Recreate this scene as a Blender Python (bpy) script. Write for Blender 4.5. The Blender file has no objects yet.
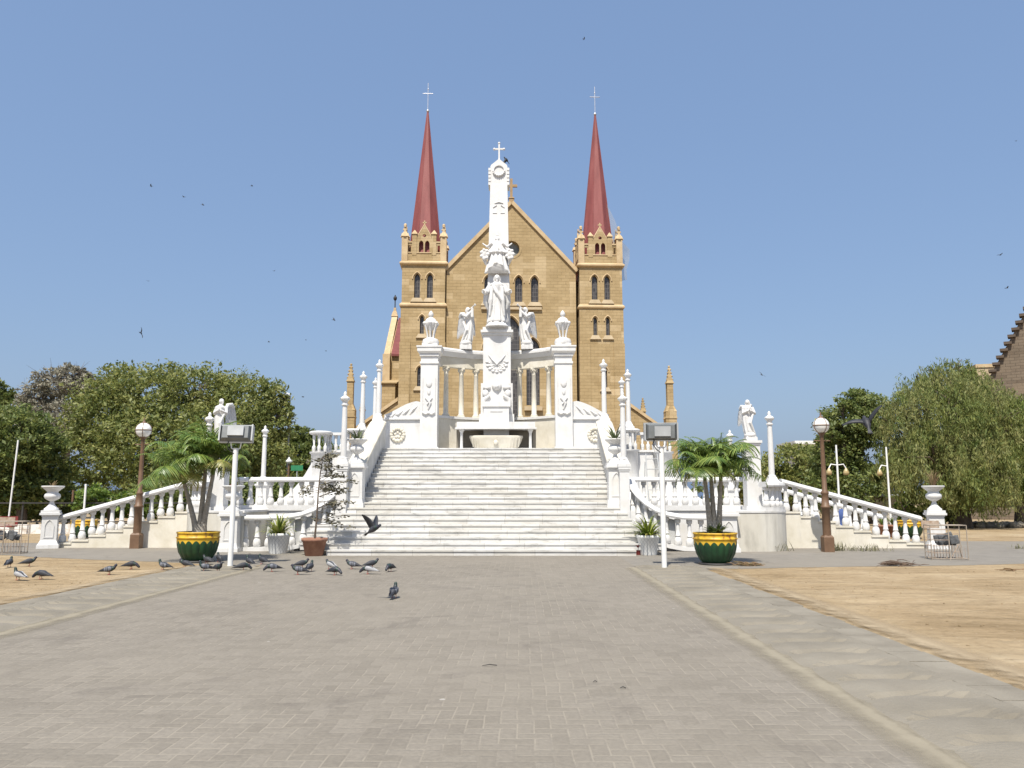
import bpy, bmesh, math, random
import numpy as np
from mathutils import Vector, Matrix
R = math.radians; PI = math.pi
random.seed(7); np.random.seed(7)
SC = bpy.context.scene; COL = SC.collection

# ------------------------------------------------------------------ camera, sky, sun, exposure
F, VX, VY, EYE = 800.0, 521.0, 498.5, 1.6
PITCH = math.atan((VY-384)/F); YAW = math.atan((VX-512)/math.hypot(F, VY-384))
cd = bpy.data.cameras.new('camera'); cam = bpy.data.objects.new('camera', cd); COL.objects.link(cam)
cd.sensor_width = 36; cd.lens = F*36/1024; cd.clip_end = 3000; cd.clip_start = .05
cam.location = (0, 0, EYE); cam.rotation_euler = (PI/2+PITCH, 0, YAW); SC.camera = cam
SUN_EL, SUN_AZ = R(59), math.atan2(-.24, -1)
w = bpy.data.worlds.new('World'); SC.world = w; w.use_nodes = True
nt = w.node_tree; bg = nt.nodes['Background']
sky = nt.nodes.new('ShaderNodeTexSky'); sky.sky_type = 'NISHITA'; sky.sun_disc = False
sky.sun_elevation = SUN_EL; sky.sun_rotation = SUN_AZ % (2*PI)
sky.altitude = 0; sky.air_density = 1.25; sky.dust_density = 2.8; sky.ozone_density = 1.3
hz = nt.nodes.new('ShaderNodeMix'); hz.data_type = 'RGBA'; hz.inputs[0].default_value = .56     # even summer haze over the clear sky
hz.inputs[7].default_value = (1.62, 2.56, 4.5, 1); nt.links.new(sky.outputs[0], hz.inputs[6]); nt.links.new(hz.outputs[2], bg.inputs[0]); bg.inputs[1].default_value = .115
ld = bpy.data.lights.new('sun', 'SUN'); ld.energy = 4.8; ld.angle = R(.5); ld.color = (1, .95, .86)
sun = bpy.data.objects.new('sun', ld); COL.objects.link(sun)
sdir = Vector((math.sin(SUN_AZ)*math.cos(SUN_EL), math.cos(SUN_AZ)*math.cos(SUN_EL), math.sin(SUN_EL)))
sun.rotation_euler = sdir.to_track_quat('Z', 'Y').to_euler(); sun.location = (-20, -20, 40)
SC.view_settings.view_transform = 'Standard'; SC.view_settings.look = 'None'
SC.view_settings.exposure = 0.4; SC.view_settings.gamma = 1
SC.render.engine = 'CYCLES'; SC.cycles.max_bounces = 6; SC.cycles.diffuse_bounces = 3; SC.cycles.transparent_max_bounces = 8

# ------------------------------------------------------------------ helpers: photo pixel -> place
_cp, _sp, _cs, _ss = math.cos(PITCH), math.sin(PITCH), math.cos(YAW), math.sin(YAW)
def ray(px, py):
    x = (px-512)/F; v = (384-py)/F; y = _cp-v*_sp; z = _sp+v*_cp
    return (x*_cs-y*_ss, x*_ss+y*_cs, z)
def G(px, py, z=0):
    r = ray(px, py); t = (z-EYE)/r[2]; return Vector((r[0]*t, r[1]*t, z))
def at(px, py, Y):
    r = ray(px, py); t = Y/r[1]; return Vector((r[0]*t, Y, EYE+r[2]*t))

# ------------------------------------------------------------------ materials
def newmat(name):
    m = bpy.data.materials.new(name); m.use_nodes = True
    return m, m.node_tree.nodes, m.node_tree.links, m.node_tree.nodes['Principled BSDF']
def N(nodes, t, **k):
    n = nodes.new(t)
    for a, b in k.items():
        if a == 'inp':
            for i, v in b.items(): n.inputs[i].default_value = v
        else: setattr(n, a, b)
    return n
def c4(c): return (c[0], c[1], c[2], 1)
def ramp(nodes, stops):
    n = nodes.new('ShaderNodeValToRGB'); e = n.color_ramp.elements
    while len(e) < len(stops): e.new(.5)
    for i, (p, c) in enumerate(stops):
        e[i].position = p; e[i].color = c4(c)
    return n
def mth(nodes, links, op, a, b=None, c=None):
    n = nodes.new('ShaderNodeMath'); n.operation = op
    for i, v in enumerate((a, b, c)):
        if v is None: continue
        if isinstance(v, (int, float)): n.inputs[i].default_value = v
        else: links.new(v, n.inputs[i])
    return n.outputs[0]
def mix(nodes, links, fac, a, b, blend='MIX'):
    n = nodes.new('ShaderNodeMix'); n.data_type = 'RGBA'; n.blend_type = blend
    for i, v in ((0, fac), (6, a), (7, b)):
        if hasattr(v, 'is_output') or hasattr(v, 'links'): links.new(v, n.inputs[i])
        elif i == 0: n.inputs[0].default_value = v
        else: n.inputs[i].default_value = c4(v)
    return n.outputs[2]
MATS = {}
def grime(n, l, tc, col, amount, streak=.14, scale=2.4):
    """rain streaks and dirt of uneven outline on old stone"""
    mp = N(n, 'ShaderNodeMapping'); mp.inputs['Scale'].default_value = (1, 1, streak); l.new(tc.outputs['Object'], mp.inputs[0])
    a = N(n, 'ShaderNodeTexNoise', inp={'Scale': scale, 'Detail': 8, 'Roughness': .7, 'Distortion': .4}); l.new(mp.outputs[0], a.inputs['Vector'])
    b = N(n, 'ShaderNodeTexNoise', inp={'Scale': .7, 'Detail': 5, 'Roughness': .6}); l.new(tc.outputs['Object'], b.inputs['Vector'])
    f = mth(n, l, 'MULTIPLY', mth(n, l, 'MULTIPLY_ADD', a.outputs[0], 4.0, -2.15), mth(n, l, 'MULTIPLY_ADD', b.outputs[0], 3.0, -.9))
    f = mth(n, l, 'MULTIPLY', mth(n, l, 'MINIMUM', mth(n, l, 'MAXIMUM', f, 0), 1), amount)
    return mix(n, l, f, col, (.25, .235, .20))
def M(name, stops, scale=3.0, rough=.7, bump=0.0, bscale=20.0, stretch=(1, 1, 1), detail=5, metal=0.0, spec=.5, island=0.0, trans=0.0, dirt=0.0):
    """noise driven colour between stops, optional bump, per-leaf variation, translucency"""
    if name in MATS: return MATS[name]
    m, n, l, p = newmat(name)
    tc = N(n, 'ShaderNodeTexCoord'); mp = N(n, 'ShaderNodeMapping'); mp.inputs['Scale'].default_value = stretch
    l.new(tc.outputs['Object'], mp.inputs[0])
    no = N(n, 'ShaderNodeTexNoise', inp={'Scale': scale, 'Detail': detail, 'Roughness': .6}); l.new(mp.outputs[0], no.inputs['Vector'])
    rp = ramp(n, stops); l.new(no.outputs[0], rp.inputs[0])
    col = rp.outputs[0]
    if island:
        g = N(n, 'ShaderNodeNewGeometry')
        v = mth(n, l, 'MULTIPLY_ADD', g.outputs['Random Per Island'], island*2, 1-island)
        hs = N(n, 'ShaderNodeHueSaturation'); l.new(col, hs.inputs['Color']); l.new(v, hs.inputs['Value'])
        hv = mth(n, l, 'MULTIPLY_ADD', g.outputs['Random Per Island'], -.05, .525); l.new(hv, hs.inputs['Hue']); col = hs.outputs[0]
    if dirt: col = grime(n, l, tc, col, dirt)
    l.new(col, p.inputs['Base Color'])
    p.inputs['Roughness'].default_value = rough; p.inputs['Metallic'].default_value = metal; p.inputs['Specular IOR Level'].default_value = spec
    if bump:
        nb = N(n, 'ShaderNodeTexNoise', inp={'Scale': bscale, 'Detail': 4}); l.new(tc.outputs['Object'], nb.inputs['Vector'])
        b = N(n, 'ShaderNodeBump', inp={'Strength': bump, 'Distance': .02}); l.new(nb.outputs[0], b.inputs['Height']); l.new(b.outputs[0], p.inputs['Normal'])
    if trans:
        t = N(n, 'ShaderNodeBsdfTranslucent'); l.new(col, t.inputs[0])
        ms = N(n, 'ShaderNodeMixShader'); ms.inputs[0].default_value = trans
        l.new(p.outputs[0], ms.inputs[1]); l.new(t.outputs[0], ms.inputs[2]); l.new(ms.outputs[0], n['Material Output'].inputs[0])
    MATS[name] = m; return m
MARBLE = M('marble', [(.25, (.58, .56, .51)), (.42, (.62, .61, .59)), (.7, (.68, .675, .66))], 1.6, .5, .12, 14, dirt=.55)
CARVED = M('carved_marble', [(.25, (.54, .52, .48)), (.45, (.62, .61, .59)), (.8, (.68, .67, .66))], 5, .55, .2, 40, dirt=.6)
AGED = M('aged_marble', [(.28, (.30, .28, .235)), (.44, (.52, .49, .42)), (.7, (.62, .60, .54))], 1.1, .6, .15, 12, (1, 1, .35), dirt=.7)
GREYSHADE = M('grey_shade_marble', [(.3, (.30, .30, .30)), (.5, (.44, .44, .43)), (.7, (.54, .535, .52))], 2.2, .6, .15, 12, (1, 1, .6))  # mottled grey marble, with the stair walls' shade darkened into its colour
CREAM = M('cream_marble', [(.3, (.54, .495, .39)), (.6, (.68, .64, .55))], 1.4, .6, .15, 12, dirt=.55)
STEPD = M('step_core', [(.3, (.6, .58, .53)), (.6, (.75, .73, .69))], 2, .6)
RED = M('red_roof', [(.3, (.175, .042, .038)), (.5, (.225, .058, .052)), (.7, (.27, .082, .074))], .9, .65, .25, 5, (1.6, 1.6, .25), detail=8)
TILE = M('dark_red_roof', [(.3, (.13, .035, .032)), (.7, (.20, .055, .05))], 1.5, .8, .3, 3)
def glass_mat():
    m, n, l, p = newmat('window_glass'); tc = N(n, 'ShaderNodeTexCoord'); s = N(n, 'ShaderNodeSeparateXYZ'); l.new(tc.outputs['Object'], s.inputs[0])
    cb = N(n, 'ShaderNodeCombineXYZ'); l.new(mth(n, l, 'ADD', s.outputs[0], s.outputs[1]), cb.inputs[0]); l.new(s.outputs[2], cb.inputs[1])
    b = N(n, 'ShaderNodeTexBrick', inp={'Color1': (.028, .025, .025, 1), 'Color2': (.085, .078, .075, 1), 'Mortar': (.14, .13, .12, 1), 'Scale': 1, 'Mortar Size': .022, 'Brick Width': .21, 'Row Height': .42}); b.offset = 0
    l.new(cb.outputs[0], b.inputs['Vector']); l.new(b.outputs[0], p.inputs['Base Color']); p.inputs['Roughness'].default_value = .22
    return m
GLASS = glass_mat()
LEADG = M('round_glass', [(.3, (.10, .11, .10)), (.7, (.32, .33, .30))], 1.6, .3)
TRIM = M('sandstone_trim', [(.3, (.42, .30, .16)), (.7, (.56, .43, .26))], 1.2, .85, .2, 8)
PALEST = M('pale_sandstone', [(.3, (.40, .31, .19)), (.7, (.52, .42, .28))], 1.2, .85, .2, 8)
WHITEP = M('white_paint', [(.3, (.70, .69, .66)), (.7, (.80, .80, .78))], 4, .45)
BROWN = M('brown_iron', [(.3, (.12, .066, .036)), (.7, (.18, .105, .058))], 5, .55, .2, 30)
GREYM = M('grey_metal', [(.3, (.13, .14, .14)), (.7, (.20, .21, .21))], 4, .5)
LGREYM = M('light_grey_metal', [(.3, (.32, .33, .33)), (.7, (.42, .43, .43))], 4, .5)
DARKM = M('dark_metal', [(.3, (.02, .02, .02)), (.7, (.045, .04, .035))], 4, .6)
RUST = M('rusty_wire', [(.3, (.28, .18, .11)), (.7, (.48, .40, .32))], 8, .7)
WIREW = M('pale_wire', [(.3, (.24, .19, .14)), (.7, (.42, .36, .29))], 8, .6)
SILVER = M('silver_metal', [(.3, (.5, .5, .52)), (.7, (.7, .7, .72))], 4, .35, metal=.6)
TERRA = M('terracotta', [(.3, (.22, .10, .065)), (.7, (.36, .19, .12))], 5, .85, .2, 25)
SOIL = M('soil', [(.3, (.05, .035, .025)), (.7, (.11, .08, .055))], 9, 1, .5, 40)
LEAFY = M('broad_leaf', [(.32, (.14, .17, .042)), (.5, (.215, .24, .065)), (.68, (.29, .30, .10))], .75, .55, island=.3, trans=.4)
LEAFD = M('dark_leaf', [(.32, (.105, .145, .036)), (.5, (.165, .205, .055)), (.68, (.225, .26, .08))], .75, .55, island=.3, trans=.4)
LEAFO = M('olive_leaf', [(.32, (.13, .18, .04)), (.47, (.195, .23, .06)), (.6, (.26, .265, .095)), (.72, (.15, .235, .05))], .45, .65, island=.28, trans=.4)
LEAFB = M('bright_leaf', [(.3, (.12, .19, .03)), (.7, (.20, .28, .05))], .4, .55, island=.4, trans=.3)
DRYT = M('dry_twigs', [(.3, (.19, .18, .13)), (.7, (.32, .30, .225))], .5, .8, island=.35, trans=.2)
DRYP = M('dry_plant', [(.3, (.17, .11, .05)), (.7, (.30, .21, .11))], 3, .8, island=.3, trans=.15)
BARK = M('bark', [(.3, (.07, .05, .035)), (.7, (.15, .115, .085))], 6, .9, .5, 18, (1, 1, .3))
PALMT = M('palm_trunk', [(.3, (.22, .20, .165)), (.7, (.36, .335, .29))], 8, .85, .4, 30, (1, 1, 3))
FROND = M('palm_frond', [(.3, (.12, .19, .035)), (.7, (.23, .31, .075))], 3, .4, island=.3, trans=.3)
FRONDY = M('yellowing_frond', [(.3, (.24, .25, .06)), (.7, (.38, .35, .12))], 3, .45, island=.3, trans=.3)
BLADE = M('yellow_green_blade', [(.3, (.12, .19, .025)), (.7, (.32, .36, .05))], 4, .45, island=.45, trans=.25)
BLUEC = M('blue_cloth', [(.3, (.05, .09, .25)), (.7, (.09, .14, .34))], 5, .9)
REDC = M('dark_red_paint', [(.3, (.14, .02, .018)), (.7, (.22, .035, .03))], 5, .6)
SKIN = M('skin', [(.3, (.22, .12, .075)), (.7, (.28, .16, .10))], 8, .6)
CONC = M('concrete', [(.25, (.140, .122, .092)), (.42, (.186, .164, .126)), (.55, (.213, .188, .146)), (.75, (.25, .224, .176))], .9, .9, .5, 30, detail=9)
KERB = M('kerb_stone', [(.25, (.155, .135, .102)), (.5, (.212, .187, .145)), (.7, (.26, .232, .182))], 1.6, .9, .5, 30, detail=9)
BIRD = M('dark_feather', [(.3, (.016, .016, .018)), (.7, (.04, .04, .045))], 8, .6)

def stone_mat(name, c1, c2, c3, blotch, rw=.85, rh=.36, mortar=(.26, .18, .09)):
    m, n, l, p = newmat(name)
    tc = N(n, 'ShaderNodeTexCoord'); s = N(n, 'ShaderNodeSeparateXYZ'); l.new(tc.outputs['Object'], s.inputs[0])
    u = mth(n, l, 'ADD', s.outputs[0], s.outputs[1]); cb = N(n, 'ShaderNodeCombineXYZ'); l.new(u, cb.inputs[0]); l.new(s.outputs[2], cb.inputs[1])
    b = N(n, 'ShaderNodeTexBrick', inp={'Color1': c4(c1), 'Color2': c4(c2), 'Mortar': c4(mortar), 'Scale': 1, 'Mortar Size': .018, 'Mortar Smooth': .4, 'Brick Width': rw, 'Row Height': rh, 'Bias': -.1})
    l.new(cb.outputs[0], b.inputs['Vector'])
    # some blocks paler
    fx = mth(n, l, 'FLOOR', mth(n, l, 'DIVIDE', u, rw*1.5)); fz = mth(n, l, 'FLOOR', mth(n, l, 'DIVIDE', s.outputs[2], rh*2))
    cb2 = N(n, 'ShaderNodeCombineXYZ'); l.new(fx, cb2.inputs[0]); l.new(fz, cb2.inputs[1])
    wn = N(n, 'ShaderNodeTexWhiteNoise'); l.new(cb2.outputs[0], wn.inputs[0])
    no = N(n, 'ShaderNodeTexNoise', inp={'Scale': .22, 'Detail': 4}); l.new(tc.outputs['Object'], no.inputs['Vector'])
    k = mth(n, l, 'MULTIPLY', mth(n, l, 'GREATER_THAN', wn.outputs[0], .80), mth(n, l, 'MULTIPLY_ADD', no.outputs[0], 2.6, -.8))
    k = mth(n, l, 'MINIMUM', mth(n, l, 'MAXIMUM', k, 0), .9)
    col = mix(n, l, k, b.outputs[0], c3)
    n2 = N(n, 'ShaderNodeTexNoise', inp={'Scale': .5, 'Detail': 6, 'Roughness': .65}); l.new(tc.outputs['Object'], n2.inputs['Vector'])
    r = ramp(n, [(.3, blotch), (.62, (1, 1, 1))]); l.new(n2.outputs[0], r.inputs[0])
    col = mix(n, l, 1.0, col, r.outputs[0], 'MULTIPLY')
    l.new(col, p.inputs['Base Color']); p.inputs['Roughness'].default_value = .9
    bp = N(n, 'ShaderNodeBump', inp={'Strength': .6, 'Distance': .03}); l.new(b.outputs['Fac'], bp.inputs['Height']); bp.invert = True; l.new(bp.outputs[0], p.inputs['Normal'])
    MATS[name] = m; return m
STONE = stone_mat('church_sandstone', (.43, .318, .168), (.37, .27, .138), (.56, .435, .262), (.80, .77, .71), .8, .33, (.34, .245, .122))
DSTONE = stone_mat('brown_stone', (.20, .155, .11), (.155, .115, .08), (.25, .19, .13), (.7, .7, .68), .7, .24, (.105, .08, .055))

def step_mat():
    m, n, l, p = newmat('stair_marble')
    tc = N(n, 'ShaderNodeTexCoord'); s = N(n, 'ShaderNodeSeparateXYZ'); l.new(tc.outputs['Object'], s.inputs[0])
    oi = N(n, 'ShaderNodeObjectInfo')
    u = mth(n, l, 'MULTIPLY_ADD', oi.outputs['Random'], 7.0, mth(n, l, 'DIVIDE', s.outputs[0], 1.15))
    fl = mth(n, l, 'FLOOR', u); fr = mth(n, l, 'FRACT', u)
    cb = N(n, 'ShaderNodeCombineXYZ'); l.new(fl, cb.inputs[0]); l.new(oi.outputs['Random'], cb.inputs[1])
    wn = N(n, 'ShaderNodeTexWhiteNoise'); l.new(cb.outputs[0], wn.inputs[0])
    base = ramp(n, [(0, (.565, .545, .50)), (.35, (.63, .615, .58)), (.6, (.60, .59, .565)), (.85, (.68, .67, .65)), (1, (.53, .52, .495))]); l.new(wn.outputs[0], base.inputs[0])
    no = N(n, 'ShaderNodeTexNoise', inp={'Scale': 2.6, 'Detail': 9, 'Roughness': .7, 'Distortion': 1.2}); mp = N(n, 'ShaderNodeMapping'); mp.inputs['Scale'].default_value = (.55, 1.6, 2.2)
    l.new(tc.outputs['Object'], mp.inputs[0]); l.new(mp.outputs[0], no.inputs['Vector'])
    v = ramp(n, [(.32, (.56, .55, .53)), (.46, (.88, .875, .86)), (.62, (1, 1, 1))]); l.new(no.outputs[0], v.inputs[0])
    col = mix(n, l, 1, base.outputs[0], v.outputs[0], 'MULTIPLY')
    d = mth(n, l, 'ABSOLUTE', mth(n, l, 'SUBTRACT', fr, .5)); j = mth(n, l, 'GREATER_THAN', d, .493)
    col = mix(n, l, mth(n, l, 'MULTIPLY', j, .6), col, (.3, .28, .24))
    l.new(col, p.inputs['Base Color']); p.inputs['Roughness'].default_value = .45
    return m
STEPM = step_mat()

def dirt_mat():
    m, n, l, p = newmat('dry_dirt')
    tc = N(n, 'ShaderNodeTexCoord')
    a = N(n, 'ShaderNodeTexNoise', inp={'Scale': .35, 'Detail': 8, 'Roughness': .65, 'Distortion': .6}); l.new(tc.outputs['Object'], a.inputs['Vector'])
    r = ramp(n, [(.28, (.245, .180, .105)), (.45, (.315, .237, .144)), (.58, (.365, .283, .180)), (.72, (.44, .36, .25))]); l.new(a.outputs[0], r.inputs[0])
    b = N(n, 'ShaderNodeTexNoise', inp={'Scale': 7, 'Detail': 8, 'Roughness': .75}); l.new(tc.outputs['Object'], b.inputs['Vector'])
    mp = N(n, 'ShaderNodeMapping'); mp.inputs['Scale'].default_value = (.35, 1.5, 1); mp.inputs['Rotation'].default_value = (0, 0, .12); l.new(tc.outputs['Object'], mp.inputs[0])
    st = N(n, 'ShaderNodeTexNoise', inp={'Scale': 1.6, 'Detail': 9, 'Roughness': .72, 'Distortion': .5}); l.new(mp.outputs[0], st.inputs['Vector'])
    r2 = ramp(n, [(.3, (.70, .68, .64)), (.5, (1, 1, 1)), (.7, (1.08, 1.06, 1.02))]); l.new(b.outputs[0], r2.inputs[0])
    col = mix(n, l, 1, r.outputs[0], r2.outputs[0], 'MULTIPLY')
    r3 = ramp(n, [(.30, (.62, .59, .54)), (.46, (.92, .91, .89)), (.60, (1.05, 1.04, 1.02)), (.72, (1.3, 1.3, 1.28))]); l.new(st.outputs[0], r3.inputs[0]); col = mix(n, l, 1, col, r3.outputs[0], 'MULTIPLY')
    v = N(n, 'ShaderNodeTexVoronoi', inp={'Scale': 9, 'Randomness': 1}); l.new(tc.outputs['Object'], v.inputs['Vector'])
    peb = mth(n, l, 'LESS_THAN', v.outputs['Distance'], .11)
    col = mix(n, l, mth(n, l, 'MULTIPLY', peb, .55), col, mix(n, l, v.outputs['Color'], (.2, .15, .1), (.62, .54, .42)))
    l.new(col, p.inputs['Base Color']); p.inputs['Roughness'].default_value = 1; p.inputs['Specular IOR Level'].default_value = .1
    ft = N(n, 'ShaderNodeTexVoronoi', inp={'Scale': 2.6, 'Randomness': 1}); ft.feature = 'SMOOTH_F1'; l.new(tc.outputs['Object'], ft.inputs['Vector'])
    hh = mth(n, l, 'ADD', mth(n, l, 'MULTIPLY', b.outputs[0], .7), mth(n, l, 'MULTIPLY', mth(n, l, 'MINIMUM', ft.outputs['Distance'], .28), 3.0))
    bp = N(n, 'ShaderNodeBump', inp={'Strength': .9, 'Distance': .055}); l.new(hh, bp.inputs['Height']); l.new(bp.outputs[0], p.inputs['Normal'])
    return m
DIRT = dirt_mat()

def paver_mat(name, size, c_lo, c_hi, joint, jw=.05):
    """herringbone of 2:1 blocks"""
    m, n, l, p = newmat(name); mt = lambda op, a, b=None, c=None: mth(n, l, op, a, b, c)
    tc = N(n, 'ShaderNodeTexCoord'); s = N(n, 'ShaderNodeSeparateXYZ'); l.new(tc.outputs['Object'], s.inputs[0])
    wob = N(n, 'ShaderNodeTexNoise', inp={'Scale': 1.2, 'Detail': 2}); l.new(tc.outputs['Object'], wob.inputs['Vector'])
    wv = mt('MULTIPLY_ADD', wob.outputs[0], .5, 100)
    x = mt('ADD', mt('DIVIDE', s.outputs[0], size), wv); y = mt('ADD', mt('DIVIDE', s.outputs[1], size), wv)
    ix, iy = mt('FLOOR', x), mt('FLOOR', y); fx, fy = mt('FRACT', x), mt('FRACT', y)
    k = mt('FLOORED_MODULO', mt('SUBTRACT', ix, iy), 4)
    hor = mt('LESS_THAN', k, 1.5)
    k1 = mt('COMPARE', k, 1, .1); k2 = mt('COMPARE', k, 2, .1)
    lx = mt('ADD', fx, k1); ly = mt('ADD', fy, k2)
    dh = mt('MINIMUM', mt('MINIMUM', lx, mt('SUBTRACT', 2, lx)), mt('MINIMUM', fy, mt('SUBTRACT', 1, fy)))
    dv = mt('MINIMUM', mt('MINIMUM', ly, mt('SUBTRACT', 2, ly)), mt('MINIMUM', fx, mt('SUBTRACT', 1, fx)))
    d = mt('ADD', mt('MULTIPLY', hor, dh), mt('MULTIPLY', mt('SUBTRACT', 1, hor), dv))
    ox, oy = mt('SUBTRACT', ix, k1), mt('SUBTRACT', iy, k2)
    cb = N(n, 'ShaderNodeCombineXYZ'); l.new(ox, cb.inputs[0]); l.new(oy, cb.inputs[1]); l.new(hor, cb.inputs[2])
    wn = N(n, 'ShaderNodeTexWhiteNoise'); l.new(cb.outputs[0], wn.inputs[0])
    a = N(n, 'ShaderNodeTexNoise', inp={'Scale': .45, 'Detail': 7, 'Roughness': .65}); l.new(tc.outputs['Object'], a.inputs['Vector'])
    t = mt('ADD', mt('MULTIPLY', wn.outputs[0], .42), mt('MULTIPLY_ADD', a.outputs[0], 1.1, -.25))
    base = ramp(n, [(0, c_lo), (1, c_hi)]); l.new(t, base.inputs[0])
    g = N(n, 'ShaderNodeTexNoise', inp={'Scale': 28, 'Detail': 6, 'Roughness': .7}); l.new(tc.outputs['Object'], g.inputs['Vector'])
    gr = ramp(n, [(.3, (.82, .82, .82)), (.7, (1.1, 1.1, 1.09))]); l.new(g.outputs[0], gr.inputs[0])
    col = mix(n, l, 1, base.outputs[0], gr.outputs[0], 'MULTIPLY')
    jm = N(n, 'ShaderNodeTexNoise', inp={'Scale': 1.1, 'Detail': 5, 'Roughness': .7}); l.new(tc.outputs['Object'], jm.inputs['Vector'])
    jf = mt('MULTIPLY', mt('LESS_THAN', d, jw), mt('MINIMUM', mt('MAXIMUM', mt('MULTIPLY_ADD', jm.outputs[0], 5.0, -2.2), .05), .6))
    col = mix(n, l, jf, col, joint)
    # drifted sand film over the blocks
    sd = N(n, 'ShaderNodeTexNoise', inp={'Scale': .16, 'Detail': 6, 'Roughness': .6, 'Distortion': .8}); l.new(tc.outputs['Object'], sd.inputs['Vector'])
    sf = mt('MINIMUM', mt('MAXIMUM', mt('MULTIPLY_ADD', sd.outputs[0], 2.4, -1.05), 0), .5)
    col = mix(n, l, sf, col, (.235, .208, .166))
    # dark worn stains and pale bird droppings
    q1 = N(n, 'ShaderNodeTexNoise', inp={'Scale': .9, 'Detail': 8, 'Roughness': .7, 'Distortion': 1.0}); l.new(tc.outputs['Object'], q1.inputs['Vector'])
    q2 = mt('MINIMUM', mt('MAXIMUM', mt('MULTIPLY_ADD', q1.outputs[0], 3.2, -1.75), 0), .38); col = mix(n, l, q2, col, (.115, .10, .085))
    vo = N(n, 'ShaderNodeTexVoronoi', inp={'Scale': 2.3, 'Randomness': 1}); dn = N(n, 'ShaderNodeTexNoise', inp={'Scale': 22, 'Detail': 3}); l.new(tc.outputs['Object'], dn.inputs['Vector'])
    dv_ = N(n, 'ShaderNodeMixRGB'); dv_.inputs[0].default_value = .035; l.new(tc.outputs['Object'], dv_.inputs[1]); l.new(dn.outputs[1], dv_.inputs[2]); l.new(dv_.outputs[0], vo.inputs['Vector'])
    vc = N(n, 'ShaderNodeSeparateColor'); l.new(vo.outputs['Color'], vc.inputs[0])
    dr = mt('MULTIPLY', mt('LESS_THAN', vo.outputs['Distance'], mt('MULTIPLY', vc.outputs[1], .075)), mt('GREATER_THAN', vc.outputs[0], .62))
    col = mix(n, l, mt('MULTIPLY', dr, .55), col, (.46, .44, .40))
    l.new(col, p.inputs['Base Color']); p.inputs['Roughness'].default_value = .85; p.inputs['Specular IOR Level'].default_value = .25
    h = mt('ADD', mt('MINIMUM', mt('MULTIPLY', d, 6), 1), mt('MULTIPLY', g.outputs[0], .35))
    bp = N(n, 'ShaderNodeBump', inp={'Strength': .45, 'Distance': .008}); l.new(h, bp.inputs['Height']); l.new(bp.outputs[0], p.inputs['Normal'])
    return m
PAVER = paver_mat('plaza_pavers', .118, (.170, .150, .121), (.252, .224, .185), (.30, .265, .21))
PAVER2 = paver_mat('cross_pavers', .2, (.18, .163, .14), (.245, .224, .192), (.26, .232, .188), .03)

def planter_mat():
    m, n, l, p = newmat('yellow_green_glaze'); mt = lambda op, a, b=None, c=None: mth(n, l, op, a, b, c)
    tc = N(n, 'ShaderNodeTexCoord'); s = N(n, 'ShaderNodeSeparateXYZ'); l.new(tc.outputs['Object'], s.inputs[0])
    th = mt('ARCTAN2', s.outputs[1], s.outputs[0])
    sc = mt('ABSOLUTE', mt('SINE', mt('MULTIPLY', th, 9)))
    z = mt('MULTIPLY_ADD', sc, .080, .462)
    f = mt('LESS_THAN', s.outputs[2], z)
    e = mt('LESS_THAN', mt('ABSOLUTE', mt('SUBTRACT', s.outputs[2], z)), .008)
    no = N(n, 'ShaderNodeTexNoise', inp={'Scale': 6, 'Detail': 6}); l.new(tc.outputs['Object'], no.inputs['Vector'])
    ye = ramp(n, [(.33, (.20, .09, .03)), (.40, (.50, .28, .02)), (.5, (.62, .38, .02)), (.7, (.66, .42, .04))]); l.new(no.outputs[0], ye.inputs[0])
    gr = ramp(n, [(.3, (.006, .036, .014)), (.7, (.012, .068, .022))]); l.new(no.outputs[0], gr.inputs[0])
    col = mix(n, l, f, ye.outputs[0], gr.outputs[0]); col = mix(n, l, mt('MULTIPLY', e, .7), col, (.02, .05, .02))
    l.new(col, p.inputs['Base Color']); p.inputs['Roughness'].default_value = .5
    bp = N(n, 'ShaderNodeBump', inp={'Strength': .8, 'Distance': .03}); l.new(mt('MULTIPLY', f, sc), bp.inputs['Height']); l.new(bp.outputs[0], p.inputs['Normal'])
    return m
GLAZE = planter_mat()
def lattice_mat():
    m, n, l, p = newmat('white_lattice_pot'); mt = lambda op, a, b=None, c=None: mth(n, l, op, a, b, c)
    tc = N(n, 'ShaderNodeTexCoord'); s = N(n, 'ShaderNodeSeparateXYZ'); l.new(tc.outputs['Object'], s.inputs[0])
    th = mt('MULTIPLY', mt('ARCTAN2', s.outputs[1], s.outputs[0]), 2.9); zz = mt('MULTIPLY', s.outputs[2], 9)
    a = mt('ABSOLUTE', mt('SUBTRACT', mt('FRACT', mt('ADD', th, zz)), .5)); b = mt('ABSOLUTE', mt('SUBTRACT', mt('FRACT', mt('SUBTRACT', th, zz)), .5))
    q = mt('LESS_THAN', mt('MINIMUM', a, b), .09); q = mt('MULTIPLY', q, mt('LESS_THAN', s.outputs[2], .43))
    col = mix(n, l, q, (.74, .74, .72), (.56, .57, .57)); l.new(col, p.inputs['Base Color']); p.inputs['Roughness'].default_value = .45
    return m
LATT = lattice_mat()
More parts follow.
